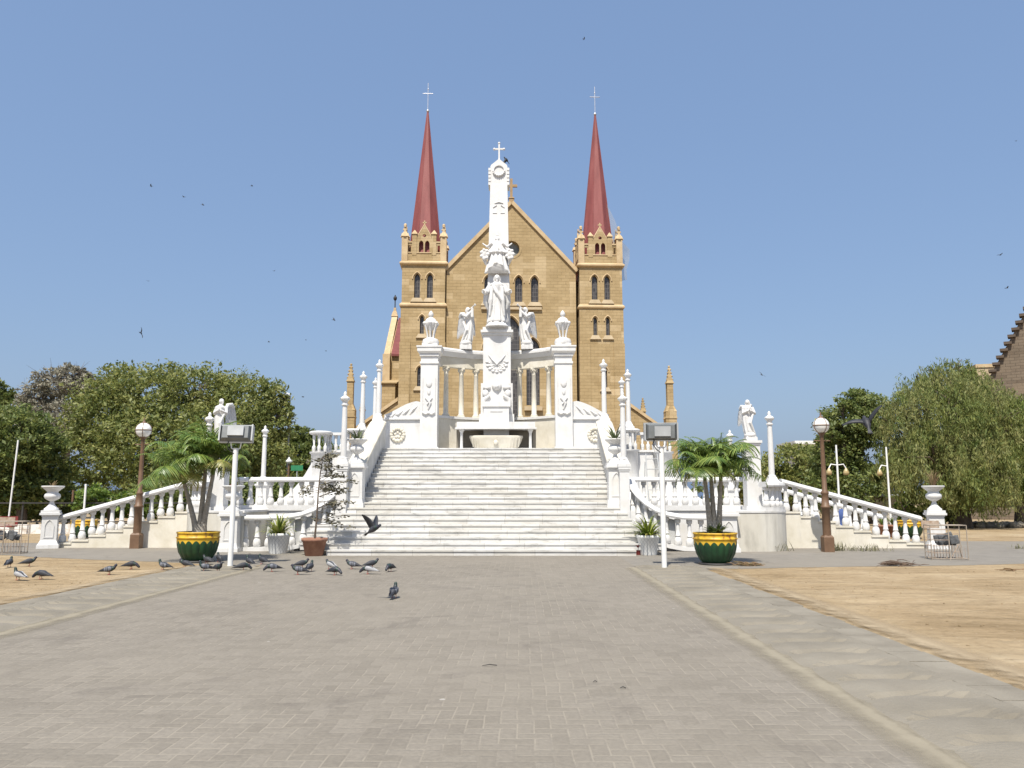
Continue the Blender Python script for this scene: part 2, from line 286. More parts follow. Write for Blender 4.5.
def pigeon_mats():
    # body: dark grey, darker head and green-violet sheen on the neck
    m, n, l, p = newmat('pigeon_body'); tc = N(n, 'ShaderNodeTexCoord'); s = N(n, 'ShaderNodeSeparateXYZ'); l.new(tc.outputs['Object'], s.inputs[0])
    r = ramp(n, [(0, (.015, .015, .018)), (.18, (.045, .047, .055)), (.45, (.05, .052, .06)), (.62, (.025, .027, .033)), (.72, (.015, .04, .028)), (.8, (.032, .026, .042)), (.9, (.03, .032, .04))])
    l.new(mth(n, l, 'MULTIPLY_ADD', s.outputs[0], 2.6, .5), r.inputs[0]); l.new(r.outputs[0], p.inputs['Base Color']); p.inputs['Roughness'].default_value = .5
    m2, n, l, p = newmat('pigeon_wing'); tc = N(n, 'ShaderNodeTexCoord'); s = N(n, 'ShaderNodeSeparateXYZ'); l.new(tc.outputs['Object'], s.inputs[0])
    a = mth(n, l, 'ABSOLUTE', mth(n, l, 'SUBTRACT', s.outputs[0], -.052)); b = mth(n, l, 'ABSOLUTE', mth(n, l, 'SUBTRACT', s.outputs[0], -.018))
    bar = mth(n, l, 'LESS_THAN', mth(n, l, 'MINIMUM', a, b), .0075); tip = mth(n, l, 'LESS_THAN', s.outputs[0], -.095)
    col = mix(n, l, mth(n, l, 'MAXIMUM', bar, tip), (.15, .157, .18), (.02, .02, .024)); l.new(col, p.inputs['Base Color']); p.inputs['Roughness'].default_value = .6
    m3 = M('pigeon_dark_wing', [(.3, (.022, .023, .028)), (.7, (.045, .047, .055))], 20, .6)
    return m, m2, m3
PBODY, PWING, PWINGD = pigeon_mats()
PLEG = M('pigeon_leg', [(.3, (.35, .07, .05)), (.7, (.4, .1, .08))], 20, .6)
NETM, n_, l_, p_ = newmat('grey_net'); p_.inputs['Base Color'].default_value = (.35, .36, .37, 1); p_.inputs['Roughness'].default_value = .9; p_.inputs['Alpha'].default_value = .38
GLOBE, n_, l_, p_ = newmat('globe_glass'); p_.inputs['Base Color'].default_value = (.78, .77, .73, 1); p_.inputs['Roughness'].default_value = .2

# ------------------------------------------------------------------ mesh building
ZERO = Vector((0, 0, 0))
class MB:
    def __init__(s): s.v = []; s.f = []; s.sm = []
    def add(s, vs, fs, smooth=False):
        o = len(s.v); s.v += [tuple(v) for v in vs]; s.f += [tuple(i+o for i in f) for f in fs]; s.sm += [smooth]*len(fs); return s
    def box(s, x0, x1, y0, y1, z0, z1):
        return s.add([(x, y, z) for z in (z0, z1) for y in (y0, y1) for x in (x0, x1)], [(0, 2, 3, 1), (4, 5, 7, 6), (0, 1, 5, 4), (2, 6, 7, 3), (0, 4, 6, 2), (1, 3, 7, 5)])
    def cbox(s, c, w, d, h): return s.box(c[0]-w/2, c[0]+w/2, c[1]-d/2, c[1]+d/2, c[2], c[2]+h)
    def frustum(s, c, w0, d0, w1, d1, h):
        x, y, z = c; v = [(x+a*w0/2, y+b*d0/2, z) for a, b in ((-1, -1), (1, -1), (1, 1), (-1, 1))]+[(x+a*w1/2, y+b*d1/2, z+h) for a, b in ((-1, -1), (1, -1), (1, 1), (-1, 1))]
        return s.add(v, [(3, 2, 1, 0), (4, 5, 6, 7), (0, 1, 5, 4), (1, 2, 6, 5), (2, 3, 7, 6), (3, 0, 4, 7)])
    def loft(s, rings, cap=True, smooth=True, closed=True):
        n = len(rings[0]); v = [p for r in rings for p in r]; f = []
        for i in range(len(rings)-1):
            for j in range(n if closed else n-1):
                k = (j+1) % n; f.append((i*n+j, i*n+k, (i+1)*n+k, (i+1)*n+j))
        s.add(v, f, smooth)
        if cap and closed:
            s.add(rings[0], [tuple(range(n-1, -1, -1))], False); s.add(rings[-1], [tuple(range(n))], False)
        return s
    def lathe(s, prof, c=(0, 0, 0), n=16, smooth=True, sx=1, sy=1, rot=0):
        return s.loft([[(c[0]+r*sx*math.cos(2*PI*j/n+rot), c[1]+r*sy*math.sin(2*PI*j/n+rot), c[2]+z) for j in range(n)] for r, z in prof], True, smooth)
    def tube(s, path, rad, n=8, smooth=True):
        P = [Vector(p) for p in path]; rad = rad if isinstance(rad, (list, tuple)) else [rad]*len(P); rings = []; ref = None
        for i, p in enumerate(P):
            t = (P[min(i+1, len(P)-1)]-P[max(i-1, 0)]).normalized()
            if ref is None: ref = Vector((0, 0, 1)) if abs(t.z) < .9 else Vector((1, 0, 0))
            a = t.cross(ref)
            if a.length < 1e-4: a = t.cross(Vector((.3, 1, .2)))
            a.normalize(); b = a.cross(t).normalized(); ref = b
            rings.append([p+(a*math.cos(2*PI*j/n)+b*math.sin(2*PI*j/n))*rad[i] for j in range(n)])
        return s.loft(rings, True, smooth)
    def ball(s, c, r, n=12, m=8, rz=None, ry=None):
        ry = r if ry is None else ry; rz = r if rz is None else rz
        return s.loft([[(c[0]+r*math.sin(a)*math.cos(2*PI*j/n), c[1]+ry*math.sin(a)*math.sin(2*PI*j/n), c[2]-rz*math.cos(a)) for j in range(n)] for a in [max(.02, min(PI-.02, PI*i/m)) for i in range(m+1)]])
    def sweep(s, path, prof, smooth=False):
        """profile (u sideways, v up) carried along a path that keeps it upright"""
        P = [Vector(p) for p in path]; rings = []
        for i, p in enumerate(P):
            a = (P[i]-P[i-1]) if i > 0 else None; b = (P[i+1]-P[i]) if i < len(P)-1 else None
            d = [Vector((q.x, q.y)).normalized() for q in (a, b) if q is not None and Vector((q.x, q.y)).length > 1e-6]
            t = sum(d, Vector((0, 0))).normalized(); nrm = Vector((t.y, -t.x))
            k = 1/max(.5, nrm.dot(Vector((d[0].y, -d[0].x))))
            rings.append([(p.x+nrm.x*u*k, p.y+nrm.y*u*k, p.z+v) for u, v in prof])
        return s.loft(rings, True, smooth)
    def poly(s, pts, z0, z1):
        """vertical prism from a plan outline"""
        n = len(pts); return s.loft([[(x, y, z0) for x, y in pts], [(x, y, z1) for x, y in pts]], True, False)
    def slab(s, pts, y0, y1):
        """prism from an (x, z) outline, extruded along y"""
        return s.loft([[(x, y1, z) for x, z in pts], [(x, y0, z) for x, z in pts]], True, False)
    def mesh(s, me, mtx=Matrix()):
        return s.add([mtx @ v.co for v in me.vertices], [tuple(p.vertices) for p in me.polygons], False)
    def xf(s, mtx): s.v = [tuple(mtx @ Vector(v)) for v in s.v]; return s
    def data(s, name, mat, org=ZERO):
        me = bpy.data.meshes.new(name); me.from_pydata([(x-org[0], y-org[1], z-org[2]) for x, y, z in s.v], [], s.f)
        me.polygons.foreach_set('use_smooth', s.sm); me.materials.append(mat); me.update()
        return me
    def build(s, name, mat, parent=None, org=None, fix=True):
        if org is None: org = WORG.get(parent.name, ZERO) if parent else ZERO
        me = s.data(name, mat, org)
        if fix:
            b = bmesh.new(); b.from_mesh(me); bmesh.ops.recalc_face_normals(b, faces=b.faces); b.to_mesh(me); b.free()
        o = bpy.data.objects.new(name, me); COL.objects.link(o)
        if parent: o.parent = parent; WORG[o.name] = org
        else: o.location = org
        return o
WORG = {}
def tag(o, label=None, cat=None, group=None, kind=None):
    for k, v in (('label', label), ('category', cat), ('group', group), ('kind', kind)):
        if v: o[k] = v
    return o
def thing(name, label, cat, loc=(0, 0, 0), rz=0, group=None, world=False):
    o = bpy.data.objects.new(name, None); COL.objects.link(o); o.location = loc; o.rotation_euler = (0, 0, rz); o.empty_display_size = .2
    WORG[o.name] = Vector(loc) if world else ZERO
    return tag(o, label, cat, group)
def dup(root, loc, rz=0, label=None, scale=None, cat=None):
    def cp(o, par):
        c = o.copy(); COL.objects.link(c)
        if par: c.parent = par
        for k in o.children: cp(k, c)
        return c
    r = cp(root, None); r.location = loc; r.rotation_euler = (0, 0, rz)
    if label: r['label'] = label
    if cat: r['category'] = cat
    if scale: r.scale = scale if isinstance(scale, tuple) else (scale,)*3
    return r
def inst(me, name, parent, loc, rz=0, scale=(1, 1, 1)):
    o = bpy.data.objects.new(name, me); COL.objects.link(o); o.parent = parent; o.location = loc; o.rotation_euler = (0, 0, rz); o.scale = scale; return o
def remesh(mb, vox, name, mat, parent=None, org=None, smooth=3):
    o = mb.build(name, mat, parent, org)
    md = o.modifiers.new('r', 'REMESH'); md.mode = 'VOXEL'; md.voxel_size = vox; md.use_smooth_shade = True
    if smooth: s = o.modifiers.new('s', 'SMOOTH'); s.iterations = smooth; s.factor = .5
    bpy.context.view_layer.update(); dg = bpy.context.evaluated_depsgraph_get()
    me = bpy.data.meshes.new_from_object(o.evaluated_get(dg)); o.modifiers.clear(); old = o.data; o.data = me; bpy.data.meshes.remove(old)
    me.name = name
    if not me.materials: me.materials.append(mat)
    return o
def holed(outer, holes, thick):
    """upright wall panel (x,z outline) with openings; front at y=0, back at y=thick -> mesh"""
    cu = bpy.data.curves.new('c', 'CURVE'); cu.dimensions = '2D'; cu.fill_mode = 'BOTH'; cu.extrude = thick/2
    for pts in [outer]+holes:
        sp = cu.splines.new('POLY'); sp.points.add(len(pts)-1); sp.use_cyclic_u = True
        for i, (x, z) in enumerate(pts): sp.points[i].co = (x, z, 0, 1)
    o = bpy.data.objects.new('c', cu); COL.objects.link(o); bpy.context.view_layer.update()
    me = bpy.data.meshes.new_from_object(o.evaluated_get(bpy.context.evaluated_depsgraph_get()))
    bpy.data.objects.remove(o); bpy.data.curves.remove(cu)
    me.transform(Matrix.Translation((0, thick/2, 0)) @ Matrix.Rotation(PI/2, 4, 'X'))
    return me
def lancet(cx, z0, z1, w, n=7, grow=0):
    """pointed arch opening outline"""
    w2 = w/2+grow; h = w*.87+grow*1.3; zs = z1+grow*.9-h; r = (h*h+w2*w2)/(2*w2)
    pts = [(cx-w2, z0-grow*.0), (cx+w2, z0-grow*.0)]
    a1 = math.asin(min(1, h/r))
    for i in range(n+1):
        a = a1*i/n; pts.append((cx+w2-r+r*math.cos(a), zs+r*math.sin(a)))
    for i in range(n-1, -1, -1):
        a = a1*i/n; pts.append((cx-w2+r-r*math.cos(a), zs+r*math.sin(a)))
    return pts
def circle(cx, cz, r, n=24): return [(cx+r*math.cos(2*PI*i/n), cz+r*math.sin(2*PI*i/n)) for i in range(n)]

# ------------------------------------------------------------------ ground
def sheet(name, pts, z, mat, sub=None):
    mb = MB(); mb.add([(x, y, z) for x, y in pts], [tuple(range(len(pts)))]); return tag(mb.build(name, mat, fix=False), kind='structure')
sheet('ground', [(-900, -60), (900, -60), (900, 1500), (-900, 1500)], 0, DIRT)
PX0, PX1, GW = -6.25, 2.70, 1.38                     # paved approach: inner edges, gutter width
near_l = [G(-120, 552), G(10, 555.5), G(120, 561), G(182, 563)]; near_r = [G(742, 568.5), G(860, 567), G(1024, 564), G(1200, 560)]
pts = [(p.x, p.y) for p in near_l]+[(PX0-GW, 19.9), (PX1+GW, 18.6)]+[(p.x, p.y) for p in near_r]+[(34, 30.5), (14, 31), (14, 45), (-17, 45), (-17, 29.4), (-34, 29.4)]
def rough(P, amp, step=.25):
    out = []
    for a, b in zip(P, P[1:]):
        n = max(1, int((Vector(b)-Vector(a)).length/step))
        for i in range(n): t = i/n; out.append((a[0]+(b[0]-a[0])*t, a[1]+(b[1]-a[1])*t+random.uniform(-amp, amp)+amp*1.2*math.sin((a[0]+(b[0]-a[0])*t)*1.1)))
    return out+[P[-1]]
pts = rough(pts[:6], .07)+rough(pts[5:10], .07)[1:]+pts[10:]
sheet('pavement', pts, .004, PAVER2)
sheet('paved_path', [(PX0, -6), (PX1, -6), (PX1, 23.2), (PX0, 23.2)], .008, PAVER)
def gutter(side):
    """shallow dished concrete channel with fan shaped slabs, beside a row of kerb blocks"""
    m = 1 if side > 0 else -1; xi = PX1 if m > 0 else PX0; mb = MB(); rings = []
    us = [-.03, .06, .16, .3, .5, .7, .84, 0.94, 1.008]; zs = [-.030, -.022, -.022, -.026, -.030, -.026, -.012, .001, .006]
    ys = np.arange(-5, 19.4, .06)
    for y in ys:
        row = []
        for u, z in zip(us, zs):
            q = ((y + .55*(u-.5)**2*2.2) / .62) % 1.0
            row.append((xi+m*u, y+.0, max(.006, z+.050+(-.026 if q < .15 else .020*math.sin(q*PI)) * (1 if .1 < u < .9 else .1))))
        rings.append(row)
    mb.loft(rings, False, False, False)
    tag(mb.build('gutter_channel', CONC, fix=False), kind='structure')
    for me_ in (0,):
        kb = MB(); y = -5.0
        while y < 19.0:
            h = .056+random.uniform(-.002, .002); x0 = xi+m*1.0; x1 = xi+m*(GW+random.uniform(-.03, .03))
            kb.box(min(x0, x1), max(x0, x1), y+.006, y+.494, -.05, h); y += .5
        tag(kb.build('kerb', KERB), kind='structure')
gutter(1); gutter(-1)
# sand drifted along the gutter joint, thinning out at its edges
def strip(xc, hw, name):
    m, n, l, p = newmat('sand_drift'); tc = N(n, 'ShaderNodeTexCoord'); sp = N(n, 'ShaderNodeSeparateXYZ'); l.new(tc.outputs['Object'], sp.inputs[0])
    no = N(n, 'ShaderNodeTexNoise', inp={'Scale': 2.2, 'Detail': 9, 'Roughness': .75}); l.new(tc.outputs['Object'], no.inputs['Vector'])
    d = mth(n, l, 'DIVIDE', mth(n, l, 'ABSOLUTE', sp.outputs[0]), hw)
    a = mth(n, l, 'ADD', mth(n, l, 'MULTIPLY_ADD', d, -1.7, .55), mth(n, l, 'MULTIPLY', no.outputs[0], 1.1))
    a = mth(n, l, 'MULTIPLY', mth(n, l, 'MINIMUM', mth(n, l, 'MAXIMUM', a, 0), 1), .85); l.new(a, p.inputs['Alpha'])
    rp = ramp(n, [(.3, (.255, .222, .162)), (.7, (.32, .28, .205))]); l.new(no.outputs[0], rp.inputs[0]); l.new(rp.outputs[0], p.inputs['Base Color']); p.inputs['Roughness'].default_value = 1
    mb = MB(); mb.loft([[(xc-hw, y, .0120 if xc > 0 else .026), (xc, y, .022), (xc+hw, y, .026 if xc > 0 else .0120)] for y in np.arange(-5, 19.3, .5)], False, False, False)
    o = mb.build(name, m, None, Vector((xc, 0, 0)), fix=False); return tag(o, kind='structure')
strip(PX1-.10, .38, 'sand_strip'); strip(PX0+.10, .38, 'sand_strip')
def spill(xc, m):
    mat, n, l, p = newmat('dirt_spill'); tc = N(n, 'ShaderNodeTexCoord'); sp = N(n, 'ShaderNodeSeparateXYZ'); l.new(tc.outputs['Object'], sp.inputs[0])
    no = N(n, 'ShaderNodeTexNoise', inp={'Scale': 1.5, 'Detail': 10, 'Roughness': .72}); l.new(tc.outputs['Object'], no.inputs['Vector'])
    d = mth(n, l, 'MULTIPLY', sp.outputs[0], m)                     # grows outwards over the lot
    a = mth(n, l, 'ADD', mth(n, l, 'MULTIPLY_ADD', d, 2.2, -1.75), mth(n, l, 'MULTIPLY', no.outputs[0], 3.0)); out = mth(n, l, 'MULTIPLY_ADD', d, -3.0, 2.2)
    a = mth(n, l, 'MINIMUM', mth(n, l, 'MINIMUM', mth(n, l, 'MAXIMUM', a, 0), 1), mth(n, l, 'MAXIMUM', out, 0)); l.new(a, p.inputs['Alpha'])
    rp = ramp(n, [(.3, (.32, .25, .165)), (.7, (.39, .315, .215))]); l.new(no.outputs[0], rp.inputs[0]); l.new(rp.outputs[0], p.inputs['Base Color']); p.inputs['Roughness'].default_value = 1; p.inputs['Specular IOR Level'].default_value = 0
    mb = MB(); mb.loft([[(xc+m*u, y, z) for u, z in ((-.36, .0595), (-.05, .061), (.05, .059), (.22, .022), (.75, .008))] for y in np.arange(-5, 19.2, .5)], False, True, False)
    tag(mb.build('dirt_spill', mat, None, Vector((xc, 0, 0)), fix=False), kind='structure')
spill(PX1+GW, 1); spill(PX0-GW, -1)

# ------------------------------------------------------------------ monument: stairs
A = -1.13; S0, TR, RI = 22.9, .347, .165
st = thing('marble_staircase', 'wide flight of white marble steps climbing to the monument', 'stairs', (A, S0, 0), world=True)
def curve_dx(Y):
    """inner face of the curved balustrades beside the lower flight (distance from the axis)"""
    t = min(1, max(0, (Y-24.75)/.9)); return 5.6-1.45*math.sin(t*PI/2)
NOSE = .028
for i in range(21):
    y0 = S0+i*TR; z1 = (i+1)*RI
    if i < 5: hw = 4.32 if i < 2 else 4.6; 
    hw = (4.36, 4.42, 4.5, 4.55, 4.55, 4.5, 4.42, 4.4)[i] if i < 8 else 4.02
    if i in (1, 2, 3, 4): hw = 5.2
    yb = y0+TR+.02 if i < 20 else 37
    m = MB(); m.box(A-hw, A+hw, y0+NOSE, yb, max(0, z1-RI-.02) if i else 0, z1-.045); m.box(A-hw, A+hw, y0, yb, z1-.045, z1)
    if i == 20: m = MB(); m.box(A-hw-.1, A+hw+.1, y0+NOSE, 37, 0, z1-.045); m.box(A-hw-.1, A+hw+.1, y0, 37, z1-.045, z1)
    o = m.build('step', STEPM, st)
core = MB(); core.add([(x, y, z) for x in (A-4.0, A+4.0) for y, z in ((S0+.1, 0), (30.1, 0), (30.1, 3.2), (S0+.5, .05))], [(0, 1, 2, 3), (7, 6, 5, 4), (0, 3, 7, 4), (1, 5, 6, 2), (2, 6, 7, 3), (0, 4, 5, 1)])
core.build('core', STEPD, st)

# terrace, wings
for m in (-1, 1):
    side = 'left' if m < 0 else 'right'
    X = lambda d: A+m*d
    tb = MB(); xs = sorted((X(4.06), X(9.6))); tb.box(xs[0], xs[1], 27.15, 37, 0, 1.2); tb.box(xs[0]-.03, xs[1]+.03, 27.1, 37, 1.2, 1.26)
    xs = sorted((X(4.03), X(4.7))); tb.box(xs[0], xs[1], 25.3, 27.12, 0, 1.23)
    # bastion with rounded outer corner
    arc = [(7.4, 24.8)]+[(8.35, 24.8)]+[(8.35+1.2*math.sin(a), 26.1-1.3*math.cos(a)) for a in [PI/2*k/8 for k in range(1, 9)]]+[(9.55, 27.14), (7.4, 27.14)]
    bs = [(X(d), y) for d, y in arc]
    t = tag(tb.build('terrace', MARBLE), 'raised white marble terrace on the %s of the stairs' % side, 'terrace', 'terraces beside the stairs')
    bt = thing('bastion', 'weathered stone-faced bastion with rounded corner %s' % ('behind the left palm' if m < 0 else 'right of the right palm planter'), 'bastion', (X(8.4), 26, 0), group='bastions', world=True)
    w = MB(); w.poly(bs, 0, 1.17); w.build('wall', AGED, bt)
    cx = sum(p[0] for p in bs)/len(bs); cy = sum(p[1] for p in bs)/len(bs)
    w = MB(); w.poly([(cx+(x-cx)*1.03, cy+(y-cy)*1.03) for x, y in bs], 1.17, 1.235); w.build('coping', MARBLE, bt)
    # wing behind the stairs
    wg = thing('upper_wing', 'tall white wing wall with turrets of balusters, %s of the upper stairs' % side, 'wall', (X(6), 31, 1.26), group='upper wing walls', world=True)
    w = MB(); xs = sorted((X(4.1), X(6.75))); w.box(xs[0], xs[1], 30.75, 36.5, 1.26, 3.36); w.build('wall', MARBLE, wg)
    w = MB(); xs = sorted((X(4.1), X(6.85))); w.box(xs[0], xs[1], 30.68, 36.6, 3.36, 3.44); w.build('coping', MARBLE, wg)
    for d, zt in ((5.25, 3.44), (6.55, 3.36)):
        w = MB(); w.lathe([(.40, 1.26), (.40, 1.42), (.34, 1.46), (.34, zt-.1), (.40, zt-.06), (.40, zt)], (X(d), 30.6, 0), 20); w.build('drum', MARBLE, wg)
        w = MB()
        for k in range(7):
            a = 2*PI*k/7+.3; w.lathe([(.05, 0), (.07, .1), (.07, .2), (.03, .26), (.055, .55), (.06, .66)], (X(d)+.27*math.cos(a), 30.6+.27*math.sin(a), zt), 8)
        w.build('baluster_ring', MARBLE, wg)
        w = MB(); w.lathe([(.37, 0), (.44, .04), (.44, .10), (.38, .13)], (X(d), 30.6, zt+.66), 20); w.build('turret_cap', MARBLE, wg)
    w = MB(); xs = sorted((X(5.6), X(6.4)))
    for k in range(3): w.lathe([(.05, 0), (.08, .1), (.08, .2), (.035, .26), (.065, .5), (.07, .58)], (X(5.75+.22*k+.05), 30.85, 3.44), 8)
    w.box(xs[0], xs[1], 30.72, 30.98, 4.02, 4.12); w.build('rail', MARBLE, wg)
    # scrolled side wall running down and outwards
    w = MB(); pr = [(X(6.6), 1.26), (X(6.6), 3.42)]+[(X(6.6+1.8*t), 3.42-2.0*math.sin(t*PI/2)**.8) for t in (.1, .25, .4, .55, .7, .85, 1)]+[(X(8.4), 1.26)]
    w.slab(pr, 30.35, 31.1); w.build('scroll_wall', MARBLE, wg)

# ------------------------------------------------------------------ balusters and balustrades
def baluster_mesh(h):
    m = MB(); k = h
    m.lathe([(.062, 0), (.078, .02), (.088, .10), (.088, .17), (.080, .24), (.062, .30), (.050, .325), (.050, .345), (.062, .36), (.062, .385), (.052, .40), (.046, .60), (.040, .80), (.040, .83), (.062, .85), (.068, .91), (.068, 1)], n=12)
    m.v = [(x, y, z*k) for x, y, z in m.v]; return m.data('baluster', MARBLE)
BAL = baluster_mesh(1.0); BAL.name = 'baluster'
RAILP = [(-.17, 0), (-.19, .05), (-.17, .12), (-.10, .155), (.10, .155), (.17, .12), (.19, .05), (.17, 0)]
def resample(path, sp):
    P = [Vector(p) for p in path]; L = [0]
    for a, b in zip(P, P[1:]): L.append(L[-1]+(b-a).length)
    n = max(1, round(L[-1]/sp)); out = []
    for k in range(n):
        d = L[-1]*(k+.5)/n; i = max(j for j in range(len(L)) if L[j] <= d); i = min(i, len(P)-2)
        out.append(P[i].lerp(P[i+1], (d-L[i])/(L[i+1]-L[i])))
    return out
def balustrade(label, path, group, h=.78, sp=.34, plinth=.14, steps=None, mat=MARBLE, thick=1.0, solid=None):
    """path = bottom line of the plinth; steps: stepped plinth down to z=0 for sloping runs"""
    rt = thing('balustrade', label, 'balustrade', path[0], group=group, world=True); org = Vector(path[0])
    m = MB(); m.sweep([(x, y, z+plinth+h) for x, y, z in path], [(u*thick, v) for u, v in RAILP], False); m.build('rail', mat, rt)
    if steps is None:
        m = MB(); m.sweep(path, [(-.15, 0), (-.15, plinth), (.15, plinth), (.15, 0)]); m.build('plinth', mat, rt)
        for p in resample(path, sp):
            inst(BAL, 'baluster', rt, p+Vector((0, 0, plinth))-org, random.uniform(0, 6), (1.36, 1.36, h))
    else:
        n = steps; P = [Vector(p) for p in path]; m = MB(); bal = resample(path, sp)
        tot = (P[-1]-P[0]); u = Vector((tot.x, tot.y)).normalized()
        for k in range(n):
            a, b = P[0]+tot*(k/n), P[0]+tot*((k+1)/n); zt = max(.03, a.z-(a.z-b.z)*.8+.0)
            xs = sorted((a.x, b.x)); m.box(xs[0], xs[1], a.y-.17, a.y+.6, -.02, zt+plinth)
            m.box(xs[0], xs[1], a.y-.20, a.y+.55, zt+plinth-.05, zt+plinth+.004)
            for q in bal:
                if xs[0] <= q.x < xs[1]:
                    top = q.z+plinth+h
                    inst(BAL, 'baluster', rt, Vector((q.x, q.y, zt+plinth))-org, random.uniform(0, 6), (1.36, 1.36, top-zt-plinth+.02))
        m.build('plinth', CREAM, rt)
    return rt
for m in (-1, 1):
    X = lambda d: A+m*d; side = 'left' if m < 0 else 'right'
    # lower front run curving up beside the bottom steps
    pa = [(X(7.9), 25.0, 0), (X(7.0), 25.0, 0), (X(6.1), 25.0, .02), (X(5.65), 25.02, .10), (X(5.3), 25.08, .24), (X(5.02), 25.18, .45), (X(4.8), 25.32, .72), (X(4.66), 25.5, .98), (X(4.6), 25.62, 1.12)]
    balustrade('low front balustrade that curves up beside the bottom steps on the %s' % side, pa, 'lower front balustrades', h=.82, sp=.36, plinth=.12)
    iw = MB(); ip = [(X(5.55), 25.16), (X(5.2), 25.24), (X(4.95), 25.36), (X(4.78), 25.5)]
    # solid inner wall of the curve, facing the steps
    prof = [((X(5.9), 25.12), .95), ((X(5.45), 25.14), 1.05), ((X(5.15), 25.22), 1.22), ((X(4.92), 25.33), 1.45), ((X(4.75), 25.48), 1.72)]
    iw.loft([[(p[0]-m*0, p[1]+.02, 0), (p[0], p[1]+.02, z), (p[0]-m*.03, p[1]-.04, z), (p[0]-m*.03, p[1]-.04, 0)] for p, z in prof], True, False)
    tag(iw.build('curved_wall', GREYSHADE), 'curved white wall rising behind the lowest steps on the %s' % side, 'wall', 'curved stair walls')
    # terrace balustrade behind it
    balustrade('terrace balustrade above the front run, %s of the stairs' % side, [(X(8.55), 27.25, 1.26), (X(4.75), 27.25, 1.26)], 'terrace balustrades', h=.78, sp=.36, plinth=.12)
    # balustrade on the bastion's rounded corner
    pc = [(X(8.35+1.05*math.sin(a)), 26.1-1.15*math.cos(a), 1.235) for a in [PI/2*k/7 for k in range(1, 8)]]+[(X(9.4), 27.0, 1.235)]
    balustrade('short curved balustrade on the rounded corner of the %s bastion' % side, pc, 'bastion balustrades', h=.62, sp=.24, plinth=.1)
    # side flight running down outwards
    b0, b1 = (X(9.7), 26.75, 1.16), (X(14.2), 26.75, -.06)
    balustrade('long sloping balustrade running down to the %s end post' % side, [b0, b1], 'sloping side balustrades', h=.80, sp=.33, plinth=.13, steps=8, thick=1.05)
    if m > 0: balustrade('rear sloping balustrade of the %s side steps, seen through the front one' % side, [(X(9.7), 29.6, 1.16), (X(14.2), 29.6, -.06)], 'rear side balustrades', h=.80, sp=.45, plinth=.13, steps=8)
    ss = MB()
    for k in range(8):
        xs = sorted((X(9.55+4.4*k/8), X(9.55+4.4*(k+1)/8))); ss.box(xs[0], xs[1], 27.3, 29.2, 0, 1.2*(1-k/8))
    tag(ss.build('side_steps', STEPD), 'marble side steps descending outwards on the %s' % side, 'stairs', 'side steps')
    # solid stair wall of the upper flight
    sw = thing('stair_wall', 'solid sloping marble stair wall with broad coping, %s of the upper flight' % side, 'wall', (X(4.25), 25.9, 1.2), group='upper stair walls', world=True)
    w = MB(); P = [(25.85, 1.2), (30.5, 1.2), (30.5, 4.38), (30.05, 4.38), (25.85, 2.5)]
    a, b = X(4.04), X(4.44); w.loft([[(a, y, z) for y, z in P], [(b, y, z) for y, z in P]], True, False); w.build('wall', GREYSHADE, sw)
    w = MB(); w.sweep([(X(4.26), 25.95, 2.50), (X(4.26), 26.3, 2.66), (X(4.26), 29.8, 4.27), (X(4.26), 30.1, 4.38)], [(-.30, 0), (-.30, .08), (-.24, .13), (.24, .13), (.30, .08), (.30, 0)]); w.build('coping', CREAM, sw)
    w = MB()
    w.tube([(X(4.0), 25.98, 2.58), (X(4.52), 25.98, 2.58)], .15, 14); w.build('scroll', MARBLE, sw)

# ------------------------------------------------------------------ posts, urns, slender columns
def post(name, label, loc, w, h, group, flare=0, rz=0):
    t = thing(name, label, 'post', loc, rz, group)
    m = MB(); m.cbox((0, 0, 0), w*(1.22+flare), w*(1.22+flare), .12); m.frustum((0, 0, .12), w*(1.12+flare), w*(1.12+flare), w, w, .14); m.build('base', MARBLE, t)
    m = MB(); m.frustum((0, 0, .26), w, w, w*.96, w*.96, h-.26-.2)
    m.build('shaft', MARBLE, t)
    pz0, pz1 = .34, h-.30; out = lancet(0, pz0, pz1, w*.62); out = [(x, z) for x, z in out]
    m = MB(); inn = [(x*.80, pz0+.03+(z-pz0)*.93) for x, z in out]
    m.mesh(holed(out, [inn], .03), Matrix.Translation((0, -w/2-.015, 0))); m.build('panel', MARBLE, t)
    m = MB(); m.cbox((0, 0, h-.2), w*1.05, w*1.05, .05); m.cbox((0, 0, h-.15), w*1.28, w*1.28, .07); m.cbox((0, 0, h-.08), w*1.16, w*1.16, .08); m.build('cap', MARBLE, t)
    return t
def urn(label, loc, group, s=1.0):
    t = thing('urn', label, 'urn', loc, group=group); t.scale = (s, s, s)
    m = MB(); m.lathe([(.22, 0), (.22, .05), (.17, .09), (.10, .17), (.065, .25), (.06, .29), (.09, .32)], n=20); m.build('foot', MARBLE, t)
    m = MB(); m.lathe([(.06, .29), (.12, .32), (.215, .38), (.245, .45), (.225, .52), (.165, .57), (.16, .60), (.24, .67), (.33, .745), (.345, .77), (.33, .79), (.27, .76), (.20, .70)], n=24); m.build('bowl', MARBLE, t)
    m = MB(); m.lathe([(.01, .70), (.2, .70)], n=12); m.build('soil', SOIL, t)
    return t
